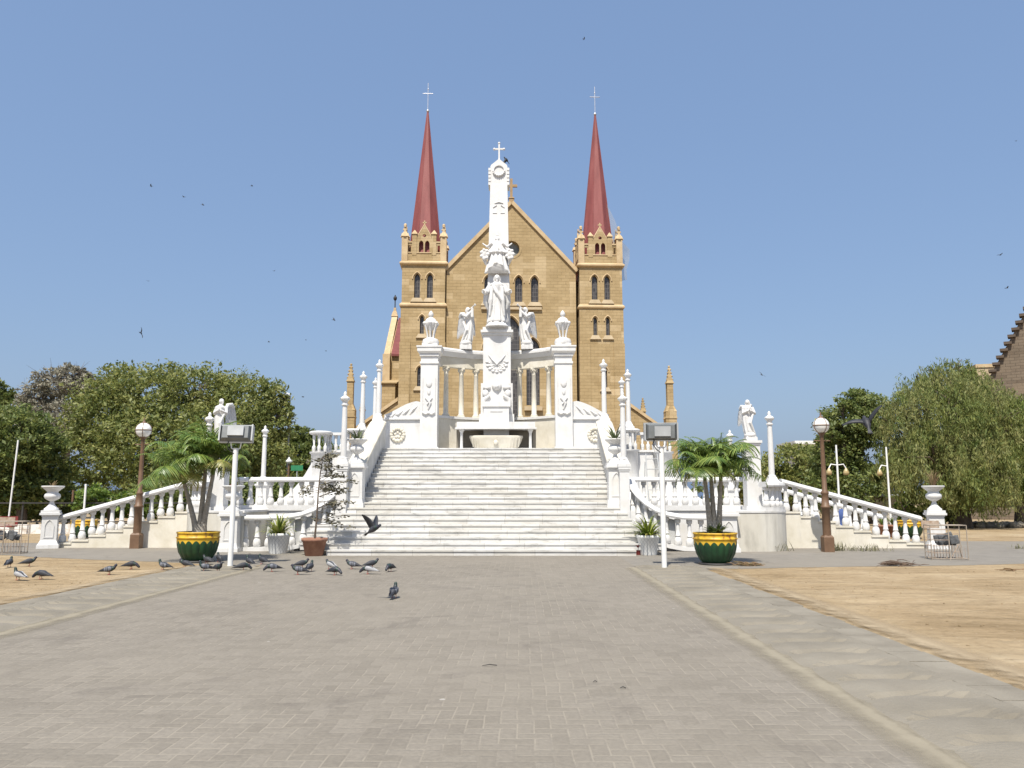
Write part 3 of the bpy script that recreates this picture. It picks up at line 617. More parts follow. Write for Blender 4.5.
def blade_plant(name, label, loc, n, length, wd, mat, group=None, spread=1.0, stems=0, cat='plant', droop=.5, mat2=None):
    t = thing(name, label, cat, loc, group=group); mats = [mat, mat2 or mat]; mbs = [MB(), MB()]
    for k in range(n):
        a = random.uniform(0, 2*PI); L = length*random.uniform(.6, 1.1); e = random.uniform(.25, 1.25) if spread >= 1 else random.uniform(.8, 1.45)
        d = Vector((math.cos(a), math.sin(a), 0)); sd = Vector((-math.sin(a), math.cos(a), 0)); rows = []; p = d*.03+Vector((0, 0, .0))
        for q in range(6):
            f = q/5; ww = wd*(1-f**2)*.5+.002; rows.append([p-sd*ww, p+Vector((0, 0, -.006*(1-f))), p+sd*ww])
            ee = e-droop*2.2*f*f; p = p+(d*math.cos(ee)*spread**.5+Vector((0, 0, math.sin(ee))))*L/5
        mbs[1 if random.random() < .3 else 0].loft(rows, False, True, False)
    for i, mb in enumerate(mbs):
        if mb.v: mb.build('leaves' if i == 0 else 'pale_leaves', mats[i], t, fix=False)
    if stems:
        m = MB()
        for k in range(stems):
            a = 2*PI*k/stems; m.tube([(0, 0, -.1), (.02*math.cos(a), .02*math.sin(a), .08)], .02, 6)
        m.build('stem', DRYP, t)
    return t
for m in (-1, 1):
    side = 'left' if m < 0 else 'right'; X = lambda d: A+m*d
    post('stair_post', 'square arch-panelled post carrying an urn where the upper flight starts, %s side' % side, (X(4.15), 25.75, 1.32), .5, 1.4, 'stair posts')
    urn('white stone urn on the %s stair post halfway up' % side, (X(4.15), 25.75, 2.72), 'stair post urns', .98)
    blade_plant('urn_plant', 'leafy potted plant arching from the urn of the %s stair post' % side, (X(4.15), 25.75, 3.45), 26, .62, .06, M('grey_green_blade', [(.3, (.10, .13, .05)), (.7, (.22, .25, .12))], 4, .5, island=.4, trans=.2), 'urn plants', 1.2, 3)
    xe = -15.38 if m < 0 else 13.38
    post('end_post', 'white end post with arched panel at the far %s foot of the sloping balustrade' % side, (xe, 26.35, 0), .46, 1.22, 'end posts', .16, R(24) if m < 0 else R(-16))
    urn('white stone urn on the %s end post by the dirt lot' % side, (xe, 26.35, 1.22), 'end post urns', 1.0)
blade_plant('dry_plant', 'small dry sprig in the urn of the left end post', (-15.38, 26.35, 1.94), 12, .32, .03, DRYP, None, .6)
blade_plant('dry_plant', 'tall withered brown plant in the urn of the right end post', (13.38, 26.35, 1.94), 40, .75, .03, DRYP, None, .55)
post('bastion_post', 'white arch-panelled post with an urn beside the left floodlight pole', (-8.85, 24.75, 0), .52, 1.22, 'front posts')
urn('white urn on the front post between left palm and floodlight pole', (-8.85, 24.75, 1.22), 'front urns', .98)
blade_plant('red_plant', 'dark red leaved plant in the urn by the left floodlight pole', (-8.85, 24.75, 1.95), 14, .25, .05, REDC, None, 1)
post('bastion_post', 'white arch-panelled post half hidden behind the right palm trunks', (6.25, 24.75, 0), .52, 1.22, 'front posts')

col0 = thing('slender_column', 'x', 'column', (0, 0, -50), group='slender marble lamp columns')
m = MB(); m.cbox((0, 0, 0), .40, .40, .10); m.frustum((0, 0, .10), .34, .34, .22, .22, .14); m.lathe([(.13, .24), (.13, .28), (.10, .30)], n=16); m.build('base', MARBLE, col0)
m = MB(); m.lathe([(.095, .28), (.093, .8), (.085, 1.5), (.075, 1.94)], n=16); m.build('shaft', MARBLE, col0)
m = MB(); m.lathe([(.075, 1.92), (.115, 1.95), (.115, 1.98), (.08, 2.0), (.085, 2.04), (.10, 2.08), (.15, 2.13), (.16, 2.17), (.15, 2.19)], n=8, smooth=False); m.build('capital', MARBLE, col0)
m = MB(); m.lathe([(.15, 2.18), (.11, 2.22), (.06, 2.25), (.045, 2.28), (.06, 2.31), (.045, 2.35), (.012, 2.40)], n=12); m.build('finial', MARBLE, col0)
cols = [(-5.43, 30.3, 4.5, 'slender white column crowning the head of the left stair wall'), (3.17, 30.3, 4.5, 'slender white column crowning the head of the right stair wall'),
        (-5.62, 25.35, 2.6, 'slender white column beside the left stair post, nearest on that side'), (3.24, 25.35, 2.58, 'slender white column beside the right stair post, nearest on that side'),
        (-6.28, 31.5, 4.24, 'slender white column on the left wing, second from the church'), (4.25, 31.5, 4.3, 'slender white column on the right wing turret, against blue sky'),
        (-6.54, 35.6, 4.6, 'rear slender column half hidden behind the left stair-head column'), (4.53, 35.6, 4.6, 'rear slender column tucked between two nearer columns on the right'),
        (-10.6, 33, 2.2, 'slender white column standing alone before the left trees'), (8.6, 33, 2.0, 'slender column whose finial shows above the right palm fronds'),
        (-10.35, 26.4, 2.05, 'slender column rising out of the left palm fronds'), (8.2, 26.4, 2.06, 'slender white column on the bastion corner beside the right angel')]
for i, (x, y, z, lb) in enumerate(cols):
    if i == 0: col0.location = (x, y, z); col0['label'] = lb
    else: dup(col0, (x, y, z), 0, lb)
def pedestal(label, x, y, z0, z1, w, group, name='pedestal'):
    t = thing(name, label, 'pedestal', (x, y, z0), group=group)
    h = z1-z0; m = MB(); m.cbox((0, 0, 0), w*1.2, w*1.2, .12); m.cbox((0, 0, .12), w, w, h-.26); m.build('body', MARBLE, t)
    m = MB(); m.cbox((0, 0, h-.14), w*1.12, w*1.12, .06); m.cbox((0, 0, h-.08), w*1.26, w*1.26, .08); m.build('cap', MARBLE, t); return t
pedestal('square pedestal under the left column nearest the viewer', -5.62, 25.35, .55, 2.6, .3, 'column pedestals'); pedestal('square pedestal under the right column nearest the viewer', 3.24, 25.35, .55, 2.58, .3, 'column pedestals')
for x, y, z, s in ((-6.28, 31.5, 4.24, 'left wing column'), (4.25, 31.5, 4.3, 'right wing turret column')): pedestal('small pedestal under the '+s, x, y, 3.44, z, .34, 'column pedestals')
for x, s in ((-6.54, 'left'), (4.53, 'right')): pedestal('rear pedestal on the %s wing roof' % s, x, 35.6, 3.44, 4.6, .42, 'column pedestals')
pedestal('terrace pedestal below the lone left column', -10.6, 33, 1.26, 2.2, .42, 'column pedestals'); pedestal('terrace pedestal hidden behind the right palm', 8.6, 33, 1.26, 2.0, .42, 'column pedestals')

# ------------------------------------------------------------------ statues
def head(mb, c, r, face=-PI/2, tilt=0, beard=False, long_hair=True):
    """face looks towards angle `face` in plan"""
    f = Vector((math.cos(face), math.sin(face), 0)); s = Vector((-f.y, f.x, 0)); up = Vector((0, 0, 1)); c = Vector(c)
    mb.ball(c, r*.80, 14, 10, r*1.08); mb.ball(c+f*r*.18-up*r*.45, r*.55, 10, 8, r*.55)
    mb.tube([c+f*r*.78+up*r*.12, c+f*r*1.02-up*r*.18, c+f*r*.82-up*r*.26], [r*.09, r*.13, r*.08], 6)      # nose
    for k in (-1, 1):
        mb.tube([c+f*r*.74+up*r*.2+s*k*r*.1, c+f*r*.66+up*r*.22+s*k*r*.5], r*.09, 5)                       # brows
        mb.ball(c+s*k*r*.80-up*r*.05, r*.16, 6, 5, r*.24)                                                 # ears
    mb.tube([c+f*r*.70-up*r*.48-s*r*.2, c+f*r*.78-up*r*.47, c+f*r*.70-up*r*.48+s*r*.2], r*.07, 5)          # mouth
    mb.ball(c-f*r*.18+up*r*.22, r*.92, 12, 8, r*.95)                                                      # hair
    if long_hair:
        for k in (-1, 1): mb.tube([c+s*k*r*.75-f*r*.15+up*r*.3, c+s*k*r*.88-f*r*.2-up*r*.6, c+s*k*r*.75-f*r*.1-up*r*1.35], [r*.3, r*.33, r*.2], 8)
    if beard: mb.ball(c+f*r*.5-up*r*.9, r*.36, 8, 6, r*.5)
def hand(mb, p, d, s, up):
    d = d.normalized(); side = d.cross(up).normalized()
    mb.tube([p, p+d*s*.5], [s*.24, s*.27], 8)
    for k, L in zip((-1.5, -.5, .5, 1.5), (.8, .95, .9, .7)):
        q = p+d*s*.5+side*k*s*.15; mb.tube([q, q+d*s*L*.5+up*s*.03, q+d*s*L*.8-up*s*.08], [s*.085, s*.08, s*.06], 5)
    q = p+d*s*.15+side*s*.24; mb.tube([q, q+side*s*.22+d*s*.25, q+side*s*.22+d*s*.5], [s*.1, s*.09, s*.07], 5)
def robe(mb, H, lean=0, wid=.30, dep=.24, folds=9, amp=.055, sway=0, ph=0, hem=1.0):
    rings = []; n = 54
    prof = [(0, 1.05*hem), (.03, 1.08*hem), (.12, .98), (.25, .88), (.40, .82), (.52, .80), (.60, .74), (.66, .76), (.72, .86), (.78, .92), (.815, .84), (.84, .50), (.86, .28), (.89, .24)]
    for t, k in prof:
        z = t*H; row = []; fa = amp*(1-min(1, t/.8))+.012
        for j in range(n):
            a = 2*PI*j/n; r = k*(1+fa*math.sin(folds*a+ph+2.2*t)+fa*.6*math.sin((folds+5)*a-ph*2-3*t))
            row.append((wid*r*math.cos(a)+sway*math.sin(t*PI)*.12+lean*t*H, dep*r*math.sin(a), z))
        rings.append(row)
    mb.loft(rings)
    return lambda t: Vector((sway*math.sin(t*PI)*.12+lean*t*H, 0, t*H))
def sleeve(mb, pts, r): mb.tube(pts, r, 12)
def wing_mesh(mb, root, out, up, L, back):
    """layered feather wing hanging from the shoulder, sweeping up then down"""
    root = Vector(root); out = Vector(out).normalized(); dn = Vector((0, 0, -1))
    arch = [root, root+out*L*.16+Vector((0, 0, up*L*.55)), root+out*L*.34+Vector((0, 0, up*L*.62)), root+out*L*.48+Vector((0, 0, up*L*.35))]
    mb.tube(arch, [L*.05, L*.085, L*.085, L*.05], 10)
    def along(t):
        q = t*3; i = min(2, int(q)); return arch[i].lerp(arch[i+1], q-i)
    for row, (nf, lf) in enumerate(((9, 1.0), (8, .62), (7, .36))):
        for k in range(nf):
            t = k/(nf-1); p = along(.15+.85*t); ln = L*lf*(.80+.25*math.sin(t*PI*.8))*(1 if row else (.95))
            d = (dn*1.0+out*(.05+.16*t)).normalized(); off = Vector(back)*(-.012*row*L)+out*0
            pts = [p+off, p+d*ln*.4+off+out*.02, p+d*ln*.8+off, p+d*ln+off]
            rows = []
            sd = out
            for q, wf in zip(pts, (.035, .05, .045, .008)):
                ww = L*wf; b = Vector(back)*L*.014
                rows.append([q-sd*ww, q-b, q+sd*ww, q+b])
            mb.loft(rows)
# main figure on the obelisk
bz = 8.74
ps = thing('statue', 'white statue of a crowned robed figure with open arms before the obelisk', 'statue', (-.97, 31.95, 8.53))
m = MB(); m.lathe([(.46, 0), (.46, .05), (.40, .09), (.36, .16), (.24, .22)], n=24, sy=.75); m.build('base', CARVED, ps)
m = MB(); H = 1.98; pt = robe(m, H, wid=.34, dep=.26, folds=9, amp=.12, ph=.4)
m.v = [(x, y, z+.18) for x, y, z in m.v]
hc = Vector((0, -.06, .18+H*.93)); head(m, hc, .135, beard=True); m.tube([(0, 0, .18+H*.82), (0, -.02, .18+H*.9)], [.1, .075], 10)
for k in (-1, 1):
    sh = Vector((k*.25, 0, .18+H*.79)); el = Vector((k*.43, -.05, .18+H*.62)); wr = Vector((k*.52, -.30, .18+H*.62))
    sleeve(m, [sh, el, wr], [.12, .13, .11]); m.tube([el+Vector((0, 0, -.02)), el+Vector((k*.04, .0, -.42)), el+Vector((-k*.05, .02, -.70))], [.12, .10, .03], 10)
    hand(m, wr, Vector((k*.3, -.8, .15)), .15, Vector((0, 0, 1)))
    m.tube([(k*.20, -.15, .18+H*.74), (k*.24, -.20, .18+H*.45), (k*.30, -.16, .18+H*.12)], [.07, .085, .05], 8)
m.tube([(-.22, -.16, .18+H*.80), (0, -.24, .18+H*.60), (.25, -.20, .18+H*.42), (.28, -.12, .18+H*.2)], [.06, .075, .08, .05], 8)
remesh(m, .015, 'body', CARVED, ps, ZERO, 1)
# angels of the colonnade
def angel(label, loc, mir, s, group, pose):
    t = thing('angel_statue', label, 'statue', loc, group=group); H = 1.36*s
    m = MB(); m.cbox((0, 0, 0), .44*s, .42*s, .16*s); m.cbox((0, 0, .16*s), .38*s, .36*s, .04*s); m.ball((0, 0, .24*s), .24*s, 12, 8, .14*s); m.build('plinth', CARVED, t)
    m = MB(); robe(m, H, lean=.05*mir, wid=.20*s, dep=.17*s, folds=7, amp=.11, sway=.8*mir*s, ph=random.random()*3, hem=.9)
    m.v = [(x, y, z+.24*s) for x, y, z in m.v]; zt = .24*s
    hc = Vector((.07*mir*s, -.03, zt+H*.95)); head(m, hc, .092*s, -PI/2+.5*mir); m.tube([(.06*mir*s, 0, zt+H*.82), hc-Vector((0, 0, .05*s))], [.07*s, .05*s], 8)
    if pose == 'trumpet':
        for k in (-1, 1):
            sh = Vector((.06*mir*s+k*.16*s, 0, zt+H*.80)); el = Vector((mir*.24*s if k == mir else .02*s*mir-k*0, -.20*s, zt+H*.73)); wr = Vector((mir*.24*s, -.20*s, zt+H*(.98 if k == mir else .90)))
            sleeve(m, [sh, el, wr], [.07*s, .065*s, .042*s]); hand(m, wr, Vector((mir*.4, -.1, .5)), .075*s, Vector((0, -1, 0)))
        m.tube([hc+Vector((mir*.02, -.10*s, -.03*s)), (mir*.30*s, -.26*s, zt+H*1.02), (mir*.37*s, -.28*s, zt+H*1.06)], [.018*s, .022*s, .055*s], 8)
    else:
        for k in (-1, 1):
            sh = Vector((.05*mir*s+k*.16*s, 0, zt+H*.80)); el = Vector((.05*mir*s+k*.22*s, -.09*s, zt+H*.62)); wr = Vector((.05*mir*s+k*.03*s, -.22*s, zt+H*.70))
            sleeve(m, [sh, el, wr], [.07*s, .07*s, .045*s]); hand(m, wr, Vector((0, -.3, 1)), .08*s, Vector((0, -1, 0)))
    m.tube([(-.10*mir*s, -.12*s, zt+H*.6), (.02*mir*s, -.18*s, zt+H*.35), (-.16*mir*s, -.12*s, zt+H*.02)], [.05*s, .06*s, .04*s], 8)
    remesh(m, .014, 'body', CARVED, t, ZERO, 1)
    for k in (-1, 1):
        m = MB(); big = 1.0 if k != mir else .85
        wing_mesh(m, (.03*mir*s+k*.05*s, .11*s, zt+H*.70), (k*(.30 if pose == 'pray' else (.45 if k != mir else .3)), .6, 0), .46, .92*s*big, (0, .5, 0)); m.build('wing', CARVED, t)
    return t
angel('white angel statue blowing a trumpet on the left half of the colonnade', (-2.30, 33.0, 7.77), 1, 1.12, 'colonnade angels', 'trumpet')
angel('white angel statue blowing a trumpet on the right half of the colonnade', (.26, 33.0, 7.77), -1, 1.12, 'colonnade angels', 'trumpet')
pedestal('tall square pedestal under the right standing angel', 7.32, 25.6, 1.235, 3.42, .46, 'angel pedestals'); pedestal('tall pedestal hidden in the left palm fronds', -9.62, 25.6, 1.235, 3.38, .46, 'angel pedestals')
angel('white praying angel with folded wings standing before the right trees', (7.32, 25.6, 3.40), -1, .82, 'standing angels', 'pray')
angel('white praying angel standing above the left palm fronds', (-9.62, 25.6, 3.36), -1, .88, 'standing angels', 'pray')

# ------------------------------------------------------------------ monument: obelisk, pedestal, colonnade
B = -.97; PZ = 3.465
ob = thing('obelisk', 'tall tapering white marble obelisk topped by a cross', 'obelisk', (B, 32.75, PZ), world=True)
m = MB(); m.box(B-.56, B+.56, 32.0, 33.3, PZ, 8.2); m.build('pedestal', MARBLE, ob)
m = MB(); m.box(B-.64, B+.64, 31.9, 33.4, PZ, 6.2); m.box(B-.70, B+.70, 31.84, 33.46, PZ, 4.95)
for k in (-1, 1):   # carved brackets on the lower block
    m.ball((B+k*.45, 31.86, 5.78), .13, 10, 8, .16, .09); m.ball((B+k*.40, 31.86, 6.02), .16, 10, 8, .07, .07); m.tube([(B+k*.28, 31.84, 5.7), (B+k*.5, 31.84, 5.55), (B+k*.55, 31.86, 5.3)], [.05, .09, .04], 8)
m.ball((B, 31.86, 6.08), .20, 14, 8, .17, .10); m.ball((B, 31.82, 6.06), .10, 10, 8, .10, .10)
m.build('lower_block', CARVED, ob)
m = MB(); m.box(B-.50, B+.50, 31.45, 31.95, PZ, 5.30); m.box(B-.56, B+.56, 31.40, 31.97, 5.20, 5.40); m.box(B-.24, B+.24, 31.43, 31.46, 5.0, 5.05); m.build('tabernacle', MARBLE, ob)
m = MB(); m.box(B-.60, B+.60, 31.94, 33.34, 8.2, 8.30); m.box(B-.66, B+.66, 31.88, 33.4, 8.30, 8.40); m.box(B-.58, B+.58, 31.95, 33.32, 8.40, 8.53); m.build('cornice', MARBLE, ob)
m = MB()   # laurel relief
for k in (-1, 1):
    m.tube([(B, 31.99, 7.0), (B+k*.17, 31.97, 7.16), (B+k*.34, 31.985, 7.37)], [.045, .040, .014], 6)
    for a, q in ((.25, .26), (.62, .20), (1.15, .22), (-.35, .24), (-.8, .2)): m.tube([(B+k*.07*math.cos(a), 31.99, 7.0+.07*math.sin(a)), (B+k*q*math.cos(a), 31.995, 7.0+q*math.sin(a))], [.022, .006], 5)
m.ball((B, 31.97, 7.0), .06, 8, 6, .06, .04)
for k in range(9):
    a = PI*.93+PI*1.14*(k+.5)/9; m.ball((B+.40*math.cos(a), 31.99, 7.08+.40*math.sin(a)), .075, 8, 6, .05, .045); m.ball((B+.31*math.cos(a+.1), 31.995, 7.08+.31*math.sin(a+.1)), .045, 8, 6, .035, .03)
m.build('laurel_relief', CARVED, ob)
m = MB(); m.frustum((B+.05, 32.75, 8.53), .98, .95, .72, .72, 6.27); m.build('shaft', MARBLE, ob)
m = MB()
BO = B+.05; hp = [(-.36, 14.78), (.36, 14.78), (.36, 15.62), (.33, 15.68), (.0, 15.95), (-.33, 15.68), (-.36, 15.62)]
m.slab([(BO+x, z) for x, z in hp], 32.42, 33.08)
for k in (-1, 1):
    for q in range(5): m.box(BO+k*.39-.055, BO+k*.39+.055, 32.40, 33.1, 14.78+q*.16, 14.90+q*.16)
m.build('head', MARBLE, ob)
m = MB(); m.mesh(holed(circle(BO, 15.42, .27), [circle(BO, 15.42, .21)], .05), Matrix.Translation((0, 32.37, 0)))
for k in range(9):
    a = PI+PI*(k+.5)/9; m.ball((BO+.24*math.cos(a), 32.36, 15.42+.24*math.sin(a)), .045, 8, 6, .05, .04)
m.build('medallion', CARVED, ob)
m = MB(); m.cbox((BO, 32.75, 15.93), .16, .16, .08); m.frustum((BO, 32.75, 16.0), .10, .10, .06, .06, .1); m.cbox((BO, 32.75, 16.08), .065, .065, .72); m.box(BO-.21, BO+.21, 32.72, 32.78, 16.50, 16.565)
for x, z in ((-.21, 16.532), (.21, 16.532), (0, 16.80)): m.ball((BO+x, 32.75, z), .058, 8, 6)
m.build('cross', MARBLE, ob)
m = MB()   # wings emblem relief high on the shaft
for k in (-1, 1):
    m.tube([(BO+k*.10, 32.36, 13.86), (BO+k*.24, 32.36, 13.76)], [.03, .02], 6); m.tube([(BO+k*.08, 32.36, 13.52), (BO+k*.25, 32.36, 13.52)], .022, 6)
m.tube([(BO-.18, 32.36, 13.95), (BO, 32.345, 14.0), (BO+.18, 32.36, 13.95)], .02, 6)
m.build('emblem_relief', CARVED, ob)
m = MB()   # crown with drape held above the statue
cy = 32.25
for k in range(24):
    a0 = PI+PI*k/23; r = .40
m.loft([[(B+r*(1+.09*math.cos(11*a))*math.cos(a), cy-.02+r*(1+.09*math.cos(11*a))*.6*math.sin(a), z+fl*abs(math.cos(a))**1.5) for a in [PI+PI*j/44 for j in range(45)]]+[(B+.3*r, cy+.05, z), (B-.3*r, cy+.05, z)] for r, z, fl in ((.52, 11.22, -.42), (.44, 11.4, -.25), (.34, 11.7, -.1), (.27, 11.95, 0), (.24, 12.1, 0))])
for k in range(9):
    a = PI+PI*k/8; x, y = B+.40*math.cos(a), cy+.26*math.sin(a)
    m.tube([(x, y, 11.72), (B+.18*math.cos(a), cy+.13*math.sin(a), 12.22)], [.05, .04], 6); m.ball((x, y, 11.72), .07, 8, 6)
m.ball((B, cy-.05, 12.32), .10, 10, 8); m.box(B-.015, B+.015, cy-.06, cy-.03, 12.4, 12.58); m.box(B-.06, B+.06, cy-.06, cy-.03, 12.48, 12.52)
for k in (-1, 1): m.tube([(B+k*.22, cy-.18, 12.12), (B+k*.42, cy-.15, 11.95), (B+k*.62, cy-.12, 12.12)], [.07, .06, .03], 8)
remesh(m, .025, 'crown_canopy', CARVED, ob, None, 1)
for k in (-1, 1):
    m = MB(); c = Vector((B+k*.52, cy-.12, 11.62)); m.ball(c, .17, 12, 10, .22, .14)
    for q in range(7):
        a = 2*PI*q/7; m.ball(c+Vector((.15*math.cos(a), -.08, .19*math.sin(a))), .075, 8, 6)
    m.tube([c+Vector((0, 0, -.2)), c+Vector((-k*.05, .02, -.45))], [.10, .03], 8)
    remesh(m, .025, 'garland', CARVED, ob, None, 1)

cl = thing('colonnade', 'curved white marble colonnade behind the obelisk', 'colonnade', (B, 33, PZ), world=True)
def arcp(px): # plan position on the concave exedra
    t = px; return (B+t, 33.55-.185*t*t)
ts = [i/12*1.0 for i in range(-12, 13)]
for sgn in (-1, 1):
    path = [(*arcp(sgn*(.58+2.0*i/10)), 0) for i in range(11)]
    if sgn < 0: path = path[::-1]
    m = MB(); m.sweep([(x, y, 7.0) for x, y, z in path], [(-.15, 0), (-.15, .42), (.15, .42), (.15, 0)]); m.build('frieze', CREAM, cl)
    m = MB(); m.sweep([(x, y, 7.42) for x, y, z in path], [(-.18, 0), (-.30, .16), (-.34, .18), (-.34, .27), (-.28, .34), (.28, .34), (.34, .27), (.34, .18), (.30, .16), (.18, 0)]); m.build('cornice', MARBLE, cl)
    m = MB(); m.sweep([(x, y, PZ) for x, y, z in path], [(-.30, 0), (-.30, 1.36), (.30, 1.36), (.30, 0)]); m.build('podium', CREAM, cl)
    m = MB(); m.sweep([(x, y, PZ+1.36) for x, y, z in path], [(-.36, 0), (-.36, .10), (.36, .10), (.36, 0)]); m.build('podium_cap', MARBLE, cl)
for t in (-2.12, -1.52, -.92, .92, 1.52, 2.12):
    x, y = arcp(t); z = PZ+1.46
    m = MB(); m.cbox((x, y, z), .30, .30, .06); m.lathe([(.14, .06), (.15, .09), (.12, .13), (.105, .15), (.105, .7), (.088, 1.78), (.10, 1.80), (.085, 1.82), (.11, 1.92), (.15, 2.01)], (x, y, z), 16)
    for k in range(8):
        a = 2*PI*k/8+.39; m.ball((x+.125*math.cos(a), y+.125*math.sin(a), z+1.97), .04, 6, 5, .06)
    m.cbox((x, y, z+2.01), .29, .29, .065); m.build('column', CREAM, cl)
# tall corner piers with flame urns
for k, xc in ((-1, -3.60), (1, 1.68)):
    side = 'left' if k < 0 else 'right'
    tp = thing('tall_pier', 'tall square white marble pier at the %s end of the colonnade' % side, 'pier', (xc, 31.35, PZ), group='tall piers', world=True)
    m = MB(); m.box(xc-.38, xc+.38, 31.0, 31.72, PZ, PZ+.12); m.box(xc-.335, xc+.335, 31.03, 31.68, PZ+.12, 7.2); m.build('shaft', MARBLE, tp)
    m = MB(); m.box(xc-.37, xc+.37, 30.99, 31.72, 6.86, 6.94); m.box(xc-.38, xc+.38, 30.97, 31.74, 7.16, 7.24); m.frustum((xc, 31.355, 7.24), .72, .72, .92, .92, .10); m.box(xc-.47, xc+.47, 30.88, 31.83, 7.34, 7.50); m.box(xc-.50, xc+.50, 30.85, 31.86, 7.50, 7.56); m.build('cap', MARBLE, tp)
    m = MB(); m.box(xc-.26, xc-.235, 31.0, 31.035, 4.9, 6.3); m.box(xc+.235, xc+.26, 31.0, 31.035, 4.9, 6.3)
    m.ball((xc, 31.03, 6.05), .12, 10, 8, .15, .05); m.ball((xc, 31.03, 5.72), .07, 10, 8, .12, .04)
    m.tube([(xc-.12, 31.02, 5.5), (xc+.06, 31.0, 5.3), (xc-.02, 31.02, 5.05)], [.04, .05, .03], 8); m.tube([(xc+.12, 31.02, 5.5), (xc-.06, 31.0, 5.25)], [.04, .03], 8)
    m.tube([(xc-.24, 31.0, 4.93), (xc-.12, 31.0, 4.86), (xc, 31.0, 4.92), (xc+.12, 31.0, 4.86), (xc+.24, 31.0, 4.93)], .05, 8)
    m.build('relief', CARVED, tp)
    fu = thing('flame_urn', 'white ribbed brazier urn with ball finial on the %s tall pier' % side, 'urn', (xc, 31.35, 7.56), group='brazier urns')
    m = MB(); m.cbox((0, 0, 0), .62, .62, .12); m.lathe([(.33, .12), (.34, .2), (.30, .32), (.17, .38)], n=20); m.build('base', CARVED, fu)
    for q in range(6):
        m = MB(); a = 2*PI*q/6+.52; u = Vector((math.cos(a), math.sin(a), 0)); m.tube([u*.13+Vector((0, 0, .36)), u*.14+Vector((0, 0, .5)), u*.21+Vector((0, 0, .8)), u*.27+Vector((0, 0, .93))], [.04, .035, .04, .05], 8); m.ball(u*.28+Vector((0, 0, .97)), .07, 8, 6); m.build('leg', CARVED, fu)
    m = MB(); m.lathe([(.02, .66), (.14, .74), (.22, .86), (.27, .95), (.27, 1.0), (.24, 1.06), (.18, 1.16), (.09, 1.22), (.05, 1.24)], n=20); m.build('bowl', CARVED, fu)
    m = MB(); m.lathe([(.05, 1.22), (.09, 1.27), (.11, 1.34), (.08, 1.42), (.02, 1.50)], n=14); m.build('finial', CARVED, fu)
    # flank wall with medallion and scrolled top
    fw = thing('flank_wall', 'low white wall with wreath medallion and scrolled carved top, %s of the monument' % side, 'wall', (xc+k*1.0, 31.3, PZ), group='flank walls', world=True)
    xi, xo = xc+k*.34, xc+k*1.76
    m = MB(); xs = sorted((xi, xo)); m.box(xs[0], xs[1], 31.2, 31.6, PZ, 4.66); m.build('wall', MARBLE, fw)
    m = MB(); m.box(xs[0], xs[1], 31.12, 31.66, 4.66, 4.74); m.build('ledge', MARBLE, fw)
    m = MB(); L = xo-xi; pts = [(xi, 4.74), (xo, 4.74), (xo, 4.86)]+[(xo-L*t, 4.86+.55*math.sin(t*PI/2)**1.3) for t in (.15, .3, .45, .6, .75, .88)]+[(xi, 5.36)]
    m.slab(pts, 31.24, 31.6)
    for q in range(4):   # carved waves of drapery
        m.tube([(xi+L*(.1+.2*q), 31.24, 5.2-.09*q), (xi+L*(.22+.2*q), 31.22, 5.05-.09*q), (xi+L*(.30+.2*q), 31.24, 4.86)], [.02, .05, .02], 6)
    m.build('scroll', CARVED, fw)
    m = MB(); c = (xc+k*1.22, 31.18, 4.06)
    for q in range(14):
        a = 2*PI*q/14; m.ball((c[0]+.24*math.cos(a), c[1], c[2]+.24*math.sin(a)), .075, 8, 6, .075, .06)
    for q in range(5):
        a = PI/2+2*PI*q/5; m.ball((c[0]+.10*math.cos(a), c[1]+.01, c[2]+.10*math.sin(a)), .06, 8, 6, .06, .03)
    m.build('medallion', CREAM, fw)
# altar
al = thing('altar', 'white marble altar table on small columns at the top of the stairs', 'altar', (B, 31, PZ), world=True)
m = MB(); m.box(B-1.52, B+1.52, 30.95, 32.0, 4.33, 4.55); m.box(B-1.58, B+1.58, 30.90, 32.0, 4.27, 4.33); m.build('table_top', MARBLE, al)
m = MB(); m.box(B-1.55, B+1.55, 31.75, 32.0, PZ, 4.27); m.box(B-1.56, B-1.44, 31.35, 31.75, PZ, 4.27); m.box(B+1.44, B+1.56, 31.35, 31.75, PZ, 4.27); m.build('recess_shade_panel', M('recess_shade', [(.3, (.17, .15, .115)), (.7, (.27, .24, .19))], 2, .6), al)  # shade of the altar recess painted in as a dark brown colour
for k in (-1, 1):
    m = MB(); m.cbox((B+k*1.34, 31.1, PZ), .2, .2, .06); m.lathe([(.07, .06), (.06, .1), (.055, .66), (.07, .68), (.085, .74)], (B+k*1.34, 31.1, PZ), 12); m.cbox((B+k*1.34, 31.1, PZ+.74), .2, .2, .065); m.build('leg', MARBLE, al)
sg = thing('sarcophagus', 'carved stone tub resting under the altar table', 'sarcophagus', (B, 31.3, PZ))
m = MB(); m.loft([[(x*w, y*d, z) for x, y in [(math.cos(a)*abs(math.cos(a))**-.4 if abs(math.cos(a)) > .01 else 0, math.sin(a)*abs(math.sin(a))**-.4 if abs(math.sin(a)) > .01 else 0) for a in [2*PI*(j+.5)/28 for j in range(28)]]] for w, d, z in ((.82, .22, 0), (.84, .23, .06), (.86, .24, .10), (.96, .28, .26), (1.03, .31, .44), (1.06, .33, .50), (1.05, .32, .56))]); m.build('body', CREAM, sg)
m = MB(); m.ball((0, -.31, .28), .09, 10, 8, .11, .06)
for k in range(-8, 9):
    if k: m.tube([(k*.11, -.235, .12), (k*.115, -.29, .44)], .02, 5)
m.build('carving', CREAM, sg)
